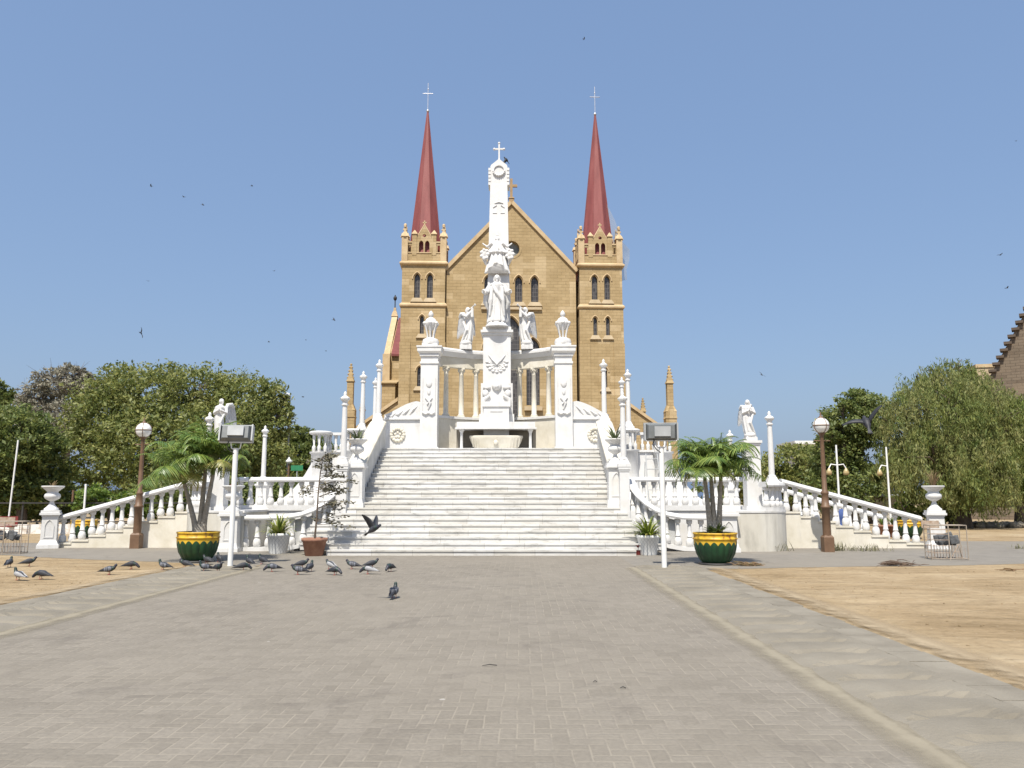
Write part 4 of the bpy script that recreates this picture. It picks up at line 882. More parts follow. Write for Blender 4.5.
# ------------------------------------------------------------------ church
ch = thing('cathedral', 'sandstone cathedral with twin red spires behind the monument', 'church', (-.95, 80, 0), R(3))
def window(parent, cx, z0, z1, w, y, depth=.35, sill=True, hood=True, name='window'):
    """dark glazed lancet set back in the wall; y is the wall face"""
    m = MB(); pts = lancet(cx, z0, z1, w); m.slab(pts, y+depth, y+depth+.05)
    o = m.build(name, GLASS, parent)
    return o
def wall_dress(parent, cx, z0, z1, w, y, hood=True, sill=True):
    if hood:
        pts = lancet(cx, z0, z1, w, grow=.17)[2:]; MB().tube([(x, y-.02, z) for x, z in pts], .075, 6).build('hood_moulding', TRIM, parent)
    if sill: MB().frustum((cx, y-.02, z0-.42), w+.75, .28, w+.25, .12, .42).build('sill', PALEST, parent)
FACE = [(-6.65, 0), (6.65, 0), (6.65, 24.9), (0, 32.1), (-6.65, 24.9)]
fl = [(x, 21.55, 24.3, .76) for x in (-2.4, -.75, .75, 2.4)]; fb = [(0, 5, 20.0, 1.7), (-2.2, 10.9, 17.8, 1.35), (2.2, 10.9, 17.8, 1.35)]
m = MB(); m.mesh(holed(FACE, [lancet(*q) for q in fl+fb]+[circle(0, 27.2, .84)], .8)); fw = m.build('facade_wall', STONE, ch)
for q in fl: window(fw, *q, 0, .4); wall_dress(fw, *q, 0, True, True)
for q in fb: window(fw, *q, 0, .45); wall_dress(fw, *q, 0, True, False)
MB().box(-3.1, 3.1, -.22, 0, 20.72, 20.98).build('sill_course', PALEST, fw)
for k in (-1, 1): MB().box(k*2.2-.9, k*2.2+.9, -.3, 0, 10.35, 10.75).build('sill', PALEST, fw)
m = MB(); m.mesh(holed(circle(0, 27.2, 1.08), [circle(0, 27.2, .84)], .2), Matrix.Translation((0, -.03, 0))); m.build('round_surround', STONE, fw)
m = MB(); m.slab(circle(0, 27.2, .84), .6, .66); rw = m.build('round_pane', LEADG, fw)
cp = MB()
for k in (-1, 1):
    d = Vector((k*6.75, 0, -7.3)); n = Vector((k*7.3, 0, 6.75)).normalized(); a = Vector((0, 0, 32.12)); b = a+d*1.0
    ring = [[(p+n*.28+Vector((0, y, 0))), (p-n*.10+Vector((0, y, 0)))] for p in (a, b) for y in (-.22, .95)]
    (a1, a2), (b1, b2), (c1, c2), (d1, d2) = ring
    cp.loft([[a1, a2, b2, b1], [c1, c2, d2, d1]], True, False)
cp.build('gable_coping', TRIM, ch)
m = MB(); m.cbox((0, .3, 32.2), .5, .5, .5); m.frustum((0, .3, 32.7), .62, .62, .5, .5, .12); m.cbox((0, .3, 32.8), .26, .26, 2.1); m.box(-.62, .62, .18, .42, 34.0, 34.26); m.build('gable_cross', M('brown_trim', [(.3, (.30, .20, .10)), (.7, (.38, .26, .14))], 2, .9), ch)
m = MB(); m.loft([[(-6.6, y, 0), (6.6, y, 0), (6.6, y, 24.2), (0, y, 31.3), (-6.6, y, 24.2)] for y in (.8, 46)], True, False); m.build('nave', STONE, ch)
m = MB(); m.loft([[(-7.0, y, 24.0), (0, y, 31.7), (7.0, y, 24.0), (7.0, y, 23.8), (0, y, 31.4), (-7.0, y, 23.8)] for y in (.95, 46.2)], True, False); m.build('roof', TILE, ch)
def tower(k):
    cx = 9.2 if k > 0 else -8.98; yf = -.35; W = 2.2; t0 = MB(); cy = yf+W
    wins = [(cx+q*.65, 21.78, 24.35, .60) for q in (-1, 1)]
    low = [(cx+q*.65, 18.05, 19.95, .40) for q in (-1, 1)] if k > 0 else [(cx-.1, 18.05, 19.95, .42)]
    low += [(cx+k*.28, 12.7, 14.7, .42)]
    up = holed([(cx-W, 20.9), (cx+W, 20.9), (cx+W, 25.4), (cx-W, 25.4)], [lancet(*q) for q in wins], .5)
    lo = holed([(cx-W-.06, 0), (cx+W+.06, 0), (cx+W+.06, 20.9), (cx-W-.06, 20.9)], [lancet(*q) for q in low], .5)
    t0.mesh(up, Matrix.Translation((0, yf, 0))); t0.mesh(lo, Matrix.Translation((0, yf-.05, 0)))
    t0.box(cx-W, cx+W, yf+.5, yf+2*W, 20.9, 25.4); t0.box(cx-W-.06, cx+W+.06, yf+.45, yf+2*W, 0, 20.9)
    # recess faint pilasters either side of the lower stage
    t0.box(cx-W-.12, cx-W+1.0, yf-.16, yf-.05, 0, 17.2); t0.box(cx+W-1.0, cx+W+.12, yf-.16, yf-.05, 0, 17.2)
    tw = t0.build('tower', STONE, ch)
    for q in wins: window(tw, *q, yf, .32); wall_dress(tw, *q, yf)
    for q in low: window(tw, *q, yf-.05, .32); wall_dress(tw, *q, yf-.05)
    for z, e in ((20.8, .20), (25.2, .26)):
        m = MB(); m.loft([[(cx-W-a, yf-a, z+dz), (cx+W+a, yf-a, z+dz), (cx+W+a, yf+2*W+a, z+dz), (cx-W-a, yf+2*W+a, z+dz)] for a, dz in ((.04, 0), (e, .14), (e, .28), (.04, .48))], True, False); m.build('string_course', TRIM, tw)
    # belfry: pierced parapet of posts, lintels and gablets on four sides
    bf = MB(); zb = 25.9; bf.box(cx-W+.05, cx+W-.05, yf+.05, yf+2*W-.05, zb, 26.75)
    tr = MB(); zq = lambda mb: setattr(mb, 'v', [(x, y, 25.6+(z-25.9)*.86) for x, y, z in mb.v])
    for face in range(4):
        rot = Matrix.Translation((cx, cy, 0)) @ Matrix.Rotation(face*PI/2, 4, 'Z')
        q = MB(); e = -W+.08
        q.box(-W+.05, W-.05, e, e+.22, 26.7, 27.0)
        for s in (-1, 1):
            q.box(s*1.0-.23, s*1.0+.23, e-.06, e+.34, 26.7, 29.3)
            a, b = sorted((s*1.23, s*1.75)); q.box(a, b, e+.02, e+.22, 27.95, 28.25)
            a2, b2 = sorted((s*1.23, s*1.36)); q.box(a2, b2, e+.04, e+.2, 27.0, 27.95); a2, b2 = sorted((s*1.62, s*1.75)); q.box(a2, b2, e+.04, e+.2, 27.0, 27.95)
        g = [(-.77, 27.0), (.77, 27.0), (.77, 28.75), (0, 30.4), (-.77, 28.75)]
        q.mesh(holed(g, [lancet(-.31, 27.06, 28.55, .46), lancet(.31, 27.06, 28.55, .46), circle(0, 29.15, .19, 12)], .2), Matrix.Translation((0, e, 0)))
        q.xf(rot); bf.add(q.v, q.f)
        q = MB()
        for s in (-1, 1):
            q.frustum((s*1.0, e+.14, 29.3), .62, .56, .56, .5, .16); q.frustum((s*1.0, e+.14, 29.46), .5, .45, .06, .06, .42)
            q.tube([(s*.86, e+.08, 28.72), (0, e+.08, 30.5)], .09, 6)
            a, b = sorted((s*1.23, s*1.75)); q.box(a, b, e-.06, e+.28, 28.25, 28.42); q.box(a, b, e-.05, e+.25, 26.98, 27.1)
        q.box(-.05, .05, e+.03, e+.17, 27.0, 28.5)
        q.cbox((0, e+.1, 30.5), .12, .12, .55); q.box(-.2, .2, e+.04, e+.16, 30.72, 30.86); q.box(-.8, .8, e-.06, e+.2, 26.96, 27.08)
        q.xf(rot); tr.add(q.v, q.f)
    zq(bf); zq(tr); bf.build('belfry_parapet', STONE, tw); tr.build('parapet_trim', TRIM, tw)
    for sx in (-1, 1):
        for sy in (-1, 1):
            x, y = cx+sx*(W-.22), cy+sy*(W-.22); m = MB(); m.cbox((x, y, 25.95), .62, .62, 3.05); m.frustum((x, y, 29.0), .78, .78, .30, .30, .6)
            for a, b in ((1, 0), (-1, 0), (0, 1), (0, -1)): m.frustum((x+a*.3, y+b*.3, 28.95), .3, .3, .05, .05, .55)
            m.cbox((x, y, 29.5), .24, .24, 1.0); m.cbox((x, y, 29.85), .44, .2, .16); m.cbox((x, y, 30.2), .2, .42, .16); m.ball((x, y, 30.45), .17, 8, 6, .25); zq(m); m.build('pinnacle', TRIM, tw)
    m = MB(); m.lathe([(1.95, 25.6), (1.66, 28.2), (.07, 43.0)], (cx, cy, 0), 8, False, rot=PI/8)
    m.build('spire', RED, tw)
    m = MB()   # standing ribs on the spire edges
    for j in range(8):
        a = PI/8+2*PI*j/8; m.tube([(cx+1.67*math.cos(a), cy+1.67*math.sin(a), 28.2), (cx+.07*math.cos(a), cy+.07*math.sin(a), 43.0)], .03, 5)
    m.build('spire_rib', RED, tw)
    m = MB(); m.ball((cx, cy, 43.1), .17, 10, 8); m.tube([(cx, cy, 43.1), (cx, cy, 46.3)], .045, 6); m.tube([(cx-.55, cy, 45.1), (cx+.55, cy, 45.1)], .04, 6); m.ball((cx, cy, 45.6), .08, 8, 6); m.build('spire_cross', SILVER, tw)
tower(-1); tower(1)
for k in (-1, 1):   # lean-to aisles with buttress pinnacles
    m = MB(); P = [(k*11.35, 0), (k*16.6, 0), (k*16.6, 7.6), (k*11.35, 11.3)]; m.slab(P, .3, 44); m.build('aisle_wall', STONE, ch)
    m = MB(); m.slab([(k*11.4, 11.3), (k*16.7, 7.55), (k*16.7, 7.85), (k*11.4, 11.68)], .1, .95); m.build('aisle_coping', TRIM, ch)
    for px_, py_, zt in ((16.15, .2, 14.9), (18.5, 25, 14.7)):
        m = MB(); x = k*px_; d = zt-14.9
        m.box(x-.55, x+.55, py_-.5, py_+.6, 0, 10.3+d); m.frustum((x, py_+.05, 10.3+d), 1.15, 1.15, .55, .55, .8); m.slab([(x-.62, 9.6+d), (x+.62, 9.6+d), (x, 11.2+d)], py_-.56, py_+.62)
        m.cbox((x, py_, 10.6+d), .62, .62, 2.7); m.frustum((x, py_, 13.2+d), .8, .8, .55, .55, .35); m.frustum((x, py_, 13.4+d), .55, .55, .14, .14, 1.5)
        for j in range(4):
            for s in (-1, 1): m.ball((x+s*(.29-.055*j), py_-.2+.03*j, 13.6+d+.35*j), .09, 6, 5)
        m.ball((x, py_, 14.95+d), .13, 6, 5); m.build('buttress_pinnacle', STONE, ch)
# transept on the left, seen past the tower
m = MB(); m.loft([[(x, 8, 0), (x, 22, 0), (x, 22, 17.6), (x, 15, 22.9), (x, 8, 17.6)] for x in (-13.3, -6.7)], True, False); tn = m.build('transept', STONE, ch)
m = MB(); m.loft([[(x, 7.7, 17.45), (x, 15, 23.2), (x, 22.3, 17.45), (x, 22.3, 17.2), (x, 15, 22.85), (x, 7.7, 17.2)] for x in (-13.0, -6.7)], True, False); m.build('transept_roof', TILE, tn)
m = MB(); m.loft([[(x, 7.5, 17.3), (x, 15, 23.5), (x, 22.5, 17.3), (x, 22.5, 16.6), (x, 15, 22.7), (x, 7.5, 16.6)] for x in (-13.8, -13.15)], True, False); m.box(-13.9, -13.1, 7.4, 8.2, 11, 17.4)
m.frustum((-13.48, 15, 23.3), .8, .8, .4, .4, .7); m.cbox((-13.48, 15, 23.9), .3, .3, .5); m.build('transept_coping', TRIM, tn)
m = MB(); m.tube([(-13.48, 15, 24.3), (-13.48, 15, 26.0)], .07, 6); m.ball((-13.48, 15, 25.6), .22, 8, 6, .3); m.build('transept_finial', DARKM, tn)
m = MB(); m.box(-13.5, -12.1, 4.0, 8.0, 0, 13.6); m.loft([[(-13.7, 3.8, z0), (-11.9, 3.8, z0), (-11.9, 8, z1), (-13.7, 8, z1)] for z0, z1 in ((13.6, 13.6), (13.7, 14.6))], True, False); m.build('side_buttress', STONE, tn)
# mesh net hanging off the right spire
nw = ch.matrix_world; Tr = Matrix.Translation((-.95, 80, 0)) @ Matrix.Rotation(R(3), 4, 'Z')
m = MB(); rows = []
for i in range(9):
    t = i/8; z = 33.2-9.0*t; inner = Vector((9.02+1.47*(42.6-max(z, 28.3))/14.3+.05 if z > 28.3 else 11.5, 1.4, z)); o_ = .02+1.35*math.sin(min(1, t*1.6)*PI/2)*(1-.45*t) if t < .85 else .5
    rows.append([Tr @ (inner+Vector((o_*u+.04*math.sin(9*t+5*u), -1.2*u*t, -.1*u))) for u in (0, .33, .66, 1)])
m.loft(rows, False, True, False); tag(m.build('net', NETM, fix=False), 'torn grey netting hanging from the right red spire', 'net')

# ------------------------------------------------------------------ lamp posts, floodlights, poles
lp = thing('lamp_post', 'brown iron lamp post with a white globe left of the left palm', 'lamp post', G(136, 548.5), group='brown globe lamp posts')
m = MB(); m.cbox((0, 0, 0), .30, .30, .44); m.frustum((0, 0, .44), .30, .30, .22, .22, .06); m.build('base', BROWN, lp)
m = MB(); m.lathe([(.125, .48), (.12, 1.30), (.15, 1.32), (.15, 1.37), (.115, 1.39), (.10, 1.72), (.12, 1.75), (.12, 1.79), (.075, 1.85), (.068, 2.6), (.058, 3.5), (.08, 3.56), (.09, 3.6)], n=12); m.build('shaft', BROWN, lp)
m = MB(); m.tube([(-.25, 0, 3.36), (.25, 0, 3.36)], .018, 6); m.build('crossbar', BROWN, lp)
m = MB(); m.ball((0, 0, 3.83), .245, 24, 16); m.build('globe', GLOBE, lp)
m = MB(); m.lathe([(.252, 3.815), (.258, 3.82), (.258, 3.84), (.252, 3.845)], n=24)
for k in range(2):
    a = k*PI/2+.3; m.tube([(.252*math.cos(a)*math.sin(p), .252*math.sin(a)*math.sin(p), 3.83-.252*math.cos(p)) for p in [2*PI*j/24 for j in range(25)]], .011, 5)
m.lathe([(.10, 4.04), (.06, 4.10), (.025, 4.14), (.03, 4.18), (.008, 4.25)], n=10); m.lathe([(.09, 3.55), (.12, 3.60)], n=10); m.build('globe_cage', BROWN, lp)
dup(lp, G(828, 552), 0, 'brown iron lamp post with a white globe before the right sloping balustrade')
def floodlight(label, loc, tilt, rz):
    t = thing('floodlight_pole', label, 'floodlight', loc, rz, 'floodlights on white poles')
    m = MB(); m.tube([(0, 0, 0), (0, 0, 2.8)], .062, 12); m.cbox((0, 0, 0), .2, .2, .015); m.build('pole', WHITEP, t)
    m = MB(); m.tube([(-.12, 0, 2.93), (-.10, 0, 2.80), (0, 0, 2.74), (.10, 0, 2.80), (.12, 0, 2.93)], .016, 6); m.box(-.38, .38, -.03, .03, 2.93, 2.955); m.build('bracket', WHITEP, t)
    Q = Matrix.Translation((0, 0, 3.16)) @ Matrix.Rotation(tilt, 4, 'X')
    m = MB(); m.loft([[(-.30, -.16, -.16), (.30, -.16, -.16), (.30, -.16, .14), (-.30, -.16, .14)], [(-.36, .0, -.20), (.36, .0, -.20), (.36, .0, .18), (-.36, .0, .18)], [(-.38, .16, -.21), (.38, .16, -.21), (.38, .16, .2), (-.38, .16, .2)]], True, False).xf(Q); hd = m.build('lamp_housing', GREYM, t)
    m = MB(); m.box(-.17, .20, -.225, -.16, -.12, .11).xf(Q); m.build('ballast_box', LGREYM, hd)
    m = MB(); m.box(-.40, .40, -.02, .02, .18, .205); m.box(-.395, -.36, -.10, .12, -.21, .2); m.box(.36, .395, -.10, .12, -.21, .2); m.xf(Q); m.build('rim', LGREYM, hd)
    m = MB(); m.box(-.35, .35, .16, .17, -.18, .17).xf(Q); m.build('lens', M('lamp_glass', [(.3, (.5, .5, .48)), (.7, (.6, .6, .58))], 3, .1), hd)
    m = MB(); m.tube([(-.14, -.02, 3.02), (-.2, -.05, 2.86), (-.12, -.03, 2.74), (-.02, -.05, 2.66)], .012, 5); m.build('cable', DARKM, t)
    return t
floodlight('white floodlight pole beside the left palm planter', G(230, 567), R(-14), R(8))
floodlight('white floodlight pole beside the right palm planter', G(664.5, 569), R(2), R(-3))
def street_lamp(label, px, ytop, ybase, Y, arms, group='white street lamps behind the trees'):
    top = at(px, ytop, Y); t = thing('street_lamp', label, 'street lamp', (top.x, Y, 0), group=group); h = top.z
    m = MB(); m.tube([(0, 0, 0), (0, 0, h)], [.06, .045], 8); m.build('pole', WHITEP, t); zl = h-1.25
    for s in arms:
        m = MB(); m.tube([(0, 0, zl+.25), (s*.3, 0, zl+.3), (s*.42, 0, zl+.1)], .03, 6); m.build('arm', WHITEP, t)
        m = MB(); m.lathe([(.04, .0), (.10, -.10), (.15, -.22), (.12, -.32), (.03, -.34)], (s*.42, 0, zl+.1), 10); m.build('lantern', M('amber_glass', [(.3, (.36, .26, .11)), (.7, (.48, .38, .2))], 3, .3), t)
street_lamp('white street lamp with two amber lanterns behind the right brown lamp post', 836, 445, 540, 40, (-1, 1))
street_lamp('white street lamp with one lantern in front of the olive tree', 886, 447, 510, 42, (-1,))
def thin_pole(label, px, y0, Y, r, mat, name='pole', cat='pole'):
    p = at(px, y0, Y); o = MB().tube([(0, 0, 0), (0, 0, p.z)], r, 8); o = o.build(name, mat); o.location = (p.x, Y, 0); return tag(o, label, cat)
thin_pole('thin leaning white pole at the far left edge of the lot', 15, 440, 36, .036, WHITEP).rotation_euler = (0, R(2.0), 0)
thin_pole('short white pole behind the left sloping balustrade', 86, 484, 38, .05, WHITEP); thin_pole('short brown post between left end post and white pole', 73.5, 490, 40, .06, BROWN, 'post', 'post')
p = at(290, 396, 49.6); mt_ = thing('light_mast', 'tall light mast with a white head above the left treetops', 'mast', (p.x, 49.6, 0))
MB().tube([(0, 0, 0), (0, 0, p.z)], [.09, .05], 8).build('pole', LGREYM, mt_); m = MB(); m.ball((-.18, -.1, p.z+.02), .26, 10, 8, .18); m.build('lamp_head', WHITEP, mt_); m = MB(); m.cbox((-.25, -.22, p.z-.45), .28, .3, .32); m.build('box', DARKM, mt_)
p = at(289, 462, 42); t = thing('street_lamp', 'lantern street lamp half hidden among leaves right of the left trees', 'street lamp', (p.x, 42, 0)); MB().tube([(0, 0, 0), (0, 0, p.z)], .05, 8).build('pole', BROWN, t); MB().lathe([(.04, -.08), (.17, 0), (.18, .05), (.06, .16), (.02, .26)], (0, 0, p.z), 10).build('lantern', WHITEP, t)
p = at(297, 468, 43); t = thing('sign', 'small green sign on a post left of the stairs', 'sign', (p.x, 43, 0)); MB().tube([(0, .03, 0), (0, .03, p.z)], .03, 6).build('post', LGREYM, t); MB().box(-.32, .32, -.02, .02, p.z-.14, p.z+.14).build('board', M('green_board', [(.3, (.02, .17, .07)), (.7, (.03, .22, .10))], 3, .5), t)

# ------------------------------------------------------------------ planters, palms, pots
def bowl_planter(label, loc, s=1.0, group='yellow and green bowl planters'):
    t = thing('bowl_planter', label, 'planter', loc, random.random(), group=group); t.scale = (s, s, s*1.12)
    m = MB(); m.lathe([(.30, .02), (.42, .10), (.52, .26), (.565, .42), (.58, .54), (.575, .60), (.60, .61), (.60, .635), (.575, .645), (.575, .72), (.595, .73), (.595, .765), (.53, .765), (.50, .70)], n=40); m.build('bowl', GLAZE, t)
    m = MB(); m.lathe([(.46, 0), (.48, .02), (.46, .05), (.3, .055)], n=28); m.build('foot', DARKM, t)
    m = MB(); m.lathe([(.01, .71), (.52, .70)], n=24); m.build('soil', SOIL, t); return t
def frond_mesh(L, leaf, mat, arch, seed):
    rnd = random.Random(seed); m = MB(); P = []; p = Vector((0, 0, 0)); n = 16
    for i in range(n+1):
        f = i/n; a = 1.15-arch*f*f-.2*f; P.append(p.copy()); p = p+Vector((math.cos(a), 0, math.sin(a)))*L/n
    m.tube(P, [.016*(1-.8*i/n)+.002 for i in range(n+1)], 5)
    for i in range(3, n+1):
        for half in (0, .5):
            f = min(1, (i+half)/n); q = P[i] if half == 0 or i == n else P[i].lerp(P[i+1], .5); tg = (P[min(i+1, n)]-P[i-1]).normalized()
            for s in (-1, 1):
                ll = leaf*(math.sin(min(1, f*1.15+.12)*PI)**.6+.12)*rnd.uniform(.8, 1.1); d = (tg*.75+Vector((0, s*1.0, .25))).normalized(); w = .0125; rows = []; r = q.copy(); sd = tg.cross(d).cross(d).normalized()
                for k, ww in enumerate((.6, 1, .8, .05)):
                    rows.append([r-sd*w*ww, r+sd*w*ww]); d = (d+Vector((0, 0, -.38-.1*rnd.random()))).normalized(); r = r+d*ll/3
                m.loft(rows, False, True, False)
    return m.data('frond', mat)
FR = [frond_mesh(1.25, .50, FROND, 1.7, 1), frond_mesh(1.4, .55, FROND, 2.1, 2), frond_mesh(1.15, .46, FROND, 1.2, 3), frond_mesh(1.3, .52, FROND, 2.5, 4)]
FRY = [frond_mesh(1.1, .38, FRONDY, 2.5, 5), frond_mesh(1.0, .36, FRONDY, 2.8, 6)]
def palm(label, loc, trunks, nf, fs):
    t = thing('palm_tree', label, 'palm', loc, group='potted palms')
    for (bx, tx, ty, h) in trunks:
        m = MB(); pts = []; rad = []
        for i in range(15):
            f = i/14; pts.append((bx+(tx-bx)*f**1.15, ty*f, f*h)); rad.append((.075-.032*f)+(.006 if i % 2 else 0)+(.03*(1-f*5) if f < .2 else 0))
        m.tube(pts, rad, 9); m.build('trunk', PALMT, t)
        m = MB(); m.tube([(tx, ty, h-.02), (tx, ty, h+.14), (tx, ty, h+.30)], [.045, .05, .03], 8); m.build('crownshaft', FROND, t)
        for k in range(nf):
            a = k*2.4+random.uniform(-.3, .3); f = k/nf; yel = f > .8 and random.random() < .7
            o = inst(random.choice(FRY if yel else FR), 'frond', t, (tx, ty, h+.22-.12*f), 0, (fs*random.uniform(.85, 1.1),)*3)
            o.rotation_euler = (0, -.25+1.05*f**1.1+random.uniform(-.12, .12), a)
    return t
pl = G(197, 562); bowl_planter('yellow and green bowl planter holding the left palm', pl, .89); palm('bushy potted palm with splayed trunks in the left bowl planter', pl+Vector((0, 0, .70)), [(-.05, -.42, -.05, 1.28), (.02, .06, .1, 1.75), (.1, .33, -.08, 1.52)], 21, 1.2)
pr = G(716, 564.5); bowl_planter('yellow and green bowl planter holding the right palm', pr, .90); palm('upright potted palm with three close trunks in the right bowl planter', pr+Vector((0, 0, .69)), [(-.10, -.20, .0, 1.36), (0, -.02, .12, 1.42), (.10, .18, -.05, 1.36)], 23, 1.06)
blade_plant('ground_cover_plant', 'low leafy plant spilling over the rim of the right bowl planter', pr+Vector((0, -.1, .72)), 80, .42, .07, LEAFD, None, 1.3)
for px, py, Y, lb in ((83, 541, 33, 'yellow and green planter seen through the left sloping balustrade'), (911, 545, 33, 'yellow and green planter seen through the right sloping balustrade')):
    q = at(px, py, Y); bowl_planter(lb, (q.x, Y, 0), .85)
def lattice_pot(label, plab, loc, s):
    t = thing('lattice_pot', label, 'pot', loc, group='white lattice pots'); t.scale = (s,)*3
    m = MB(); m.lathe([(.21, 0), (.22, .03), (.275, .42), (.29, .43), (.30, .50), (.27, .50), (.25, .46)], n=28); m.build('body', LATT, t); MB().lathe([(.01, .46), (.26, .46)], n=16).build('soil', SOIL, t)
    blade_plant('spiky_plant', plab, Vector(loc)+Vector((0, 0, .46*s)), 110, .80, .055, BLADE, 'spiky pot plants', 1.0, mat2=FRONDY, droop=.6)
lattice_pot('white lattice pot before the left front balustrade', 'yellow-green spiky plant in the left lattice pot', G(278, 553.5), 1.18)
lattice_pot('white lattice pot before the right front balustrade', 'yellow-green spiky plant in the right lattice pot', G(648.5, 555), 1.12)
q = G(637.5, 555); t = thing('small_pot', 'small dark red pot squeezed between stairs and right lattice pot', 'pot', q); MB().lathe([(.08, 0), (.12, .26), (.135, .27), (.135, .32), (.11, .32), (.10, .28)], n=18).build('body', REDC, t); MB().lathe([(.01, .28), (.1, .28)], n=12).build('soil', SOIL, t)
q = G(314, 556); t = thing('terracotta_pot', 'terracotta pot at the left foot of the stairs', 'pot', q); MB().lathe([(.23, 0), (.25, .02), (.33, .40), (.36, .41), (.365, .50), (.33, .50), (.30, .44)], n=26).build('body', TERRA, t); MB().lathe([(.01, .44), (.31, .44)], n=16).build('soil', SOIL, t)
# sparse shrub in it
sh = thing('sparse_shrub', 'half dead twiggy shrub in the terracotta pot', 'shrub', q+Vector((.0, 0, .42))); tw, lf = MB(), MB(); rnd = random.Random(3)
main = [(0, 0, 0), (.04, 0, .6), (.05, .03, 1.3), (.10, 0, 1.9), (.16, 0, 2.35)]; tw.tube(main, [.03, .026, .022, .016, .008], 7)
LF = M('dry_leaf', [(.3, (.10, .095, .06)), (.7, (.19, .175, .115))], 5, .8, island=.4, trans=.2)
for k in range(46):
    z = rnd.uniform(.45, 2.35); b = Vector((.05+.03*z, 0, z)); side = 1 if rnd.random() < .74 else -1; L = rnd.uniform(.25, .95)*(1 if side > 0 else .55)*(1.1 if z < 1.9 else .6)
    e = b+Vector((side*L, rnd.uniform(-.45, .45), rnd.uniform(-.10, .20))); mid = b.lerp(e, .5)+Vector((0, 0, .06)); tw.tube([b, mid, e], [.008, .006, .003], 4)
    for j in range(17):
        c = b.lerp(e, rnd.uniform(.45, 1.1))+Vector((rnd.gauss(0, .05), rnd.gauss(0, .05), rnd.gauss(0, .03))); a = Vector((rnd.gauss(0, 1), rnd.gauss(0, 1), rnd.gauss(0, .5))).normalized()*.062; bb = a.cross(Vector((rnd.gauss(0, 1), rnd.gauss(0, 1), 1))).normalized()*.028
        lf.add([c-a, c-bb, c+a, c+bb], [(0, 1, 2, 3)])
tw.build('twigs', BARK, sh); lf.build('leaves', LF, sh, fix=False)

# ------------------------------------------------------------------ pigeons and other birds
PWINGP = M('pigeon_pale_wing', [(.3, (.24, .24, .25)), (.7, (.42, .42, .42))], 14, .6)
def pigeon_data(pose):
    """body (continuous), folded wing, legs; faces +x, stands on z=0"""
    b = MB(); hb = {'stand': [(.075, .155), (.088, .195), (.095, .222)], 'peck': [(.115, .105), (.15, .075), (.17, .055)], 'walk': [(.09, .14), (.115, .175), (.128, .198)], 'fly': [(.10, .115), (.14, .125), (.165, .130)]}[pose]
    pts = [(-.205, .072), (-.17, .078), (-.13, .088), (-.08, .104), (-.02, .115), (.035, .125)]+hb; rad = [.010, .016, .026, .050, .064, .060, .040, .031, .027]
    b.tube([(x, 0, z) for x, z in pts], rad, 12); hx, hz = hb[-1]; dx = hx-hb[-2][0]; dz = hz-hb[-2][1]
    look = Vector((1, 0, -.1)) if pose in ('stand', 'walk', 'fly') else Vector((.6, 0, -.8)); look.normalize(); c = Vector((hx, 0, hz)); b.ball(c, .030, 12, 8)
    b.tube([c+look*.022, c+look*.048-Vector((0, 0, .004))], [.009, .003], 6)
    b.loft([[(-.15, -.022, .094), (-.15, .022, .094), (-.15, .022, .082), (-.15, -.022, .082)], [(-.285, -.045, .055), (-.285, .045, .055), (-.285, .045, .050), (-.285, -.045, .050)]], True, False)
    return b
def wing_folded(s):
    m = MB(); R_ = []
    for x, z, w, hgt in ((.055, .125, .010, .02), (.03, .130, .018, .045), (-.04, .118, .018, .050), (-.12, .098, .013, .035), (-.19, .080, .009, .016), (-.235, .070, .004, .005)):
        y = s*(.055 if x > -.1 else .035 if x > -.2 else .02); R_.append([(x, y+w*math.cos(a)*.9, z+hgt*math.sin(a)) for a in [2*PI*j/8 for j in range(8)]])
    return m.loft(R_)
def wing_open(s, up, L=.34):
    m = MB(); R_ = []
    for i in range(7):
        t = i/6; y = s*(.03+L*t*math.cos(up)); z = .13+L*t*math.sin(up)+.03*math.sin(t*PI); ch_ = .13*(1-t**2.2)*.5+.015; x0 = .03-.06*t*t
        R_.append([(x0+ch_*.6, y, z), (x0, y, z+.006*(1-t)), (x0-ch_*1.4, y, z-.004), (x0, y, z-.006*(1-t))])
    return m.loft(R_, True, True)
def legs_mb():
    out = []
    for s in (-1, 1):
        m = MB(); m.tube([(.0, s*.028, .075), (.012, s*.030, .035), (0, s*.03, .006)], [.010, .005, .005], 5)
        for a in (-.5, 0, .5, PI): m.tube([(0, s*.03, .006), (.028*math.cos(a), s*.03+.028*math.sin(a), .003)], .004, 4)
        out.append(m)
    return out
PG = {}
for pose in ('stand', 'peck', 'walk'):
    for dark in (0, 1, 2):
        t = thing('pigeon', 'x', 'pigeon', (0, 0, -60), group='pigeons on the plaza')
        remesh(pigeon_data(pose), .0075, 'body', PBODY, t, ZERO, 2)
        for s in (-1, 1): wing_folded(s).build('wing', (PWING, PWINGD, PWINGP)[dark], t)
        for lm in legs_mb(): lm.build('leg', PLEG, t)
        PG[pose, dark] = [t, False]
def pigeon(px, py, rz, pose, dark, label, s=.98):
    q = G(px, py, .012); e = PG[pose, dark]
    if not e[1]: o = e[0]; e[1] = True; o.location = q; o.rotation_euler = (0, 0, R(rz)); o['label'] = label
    else: o = dup(e[0], q, R(rz), label)
    o.scale = (s, s, s)
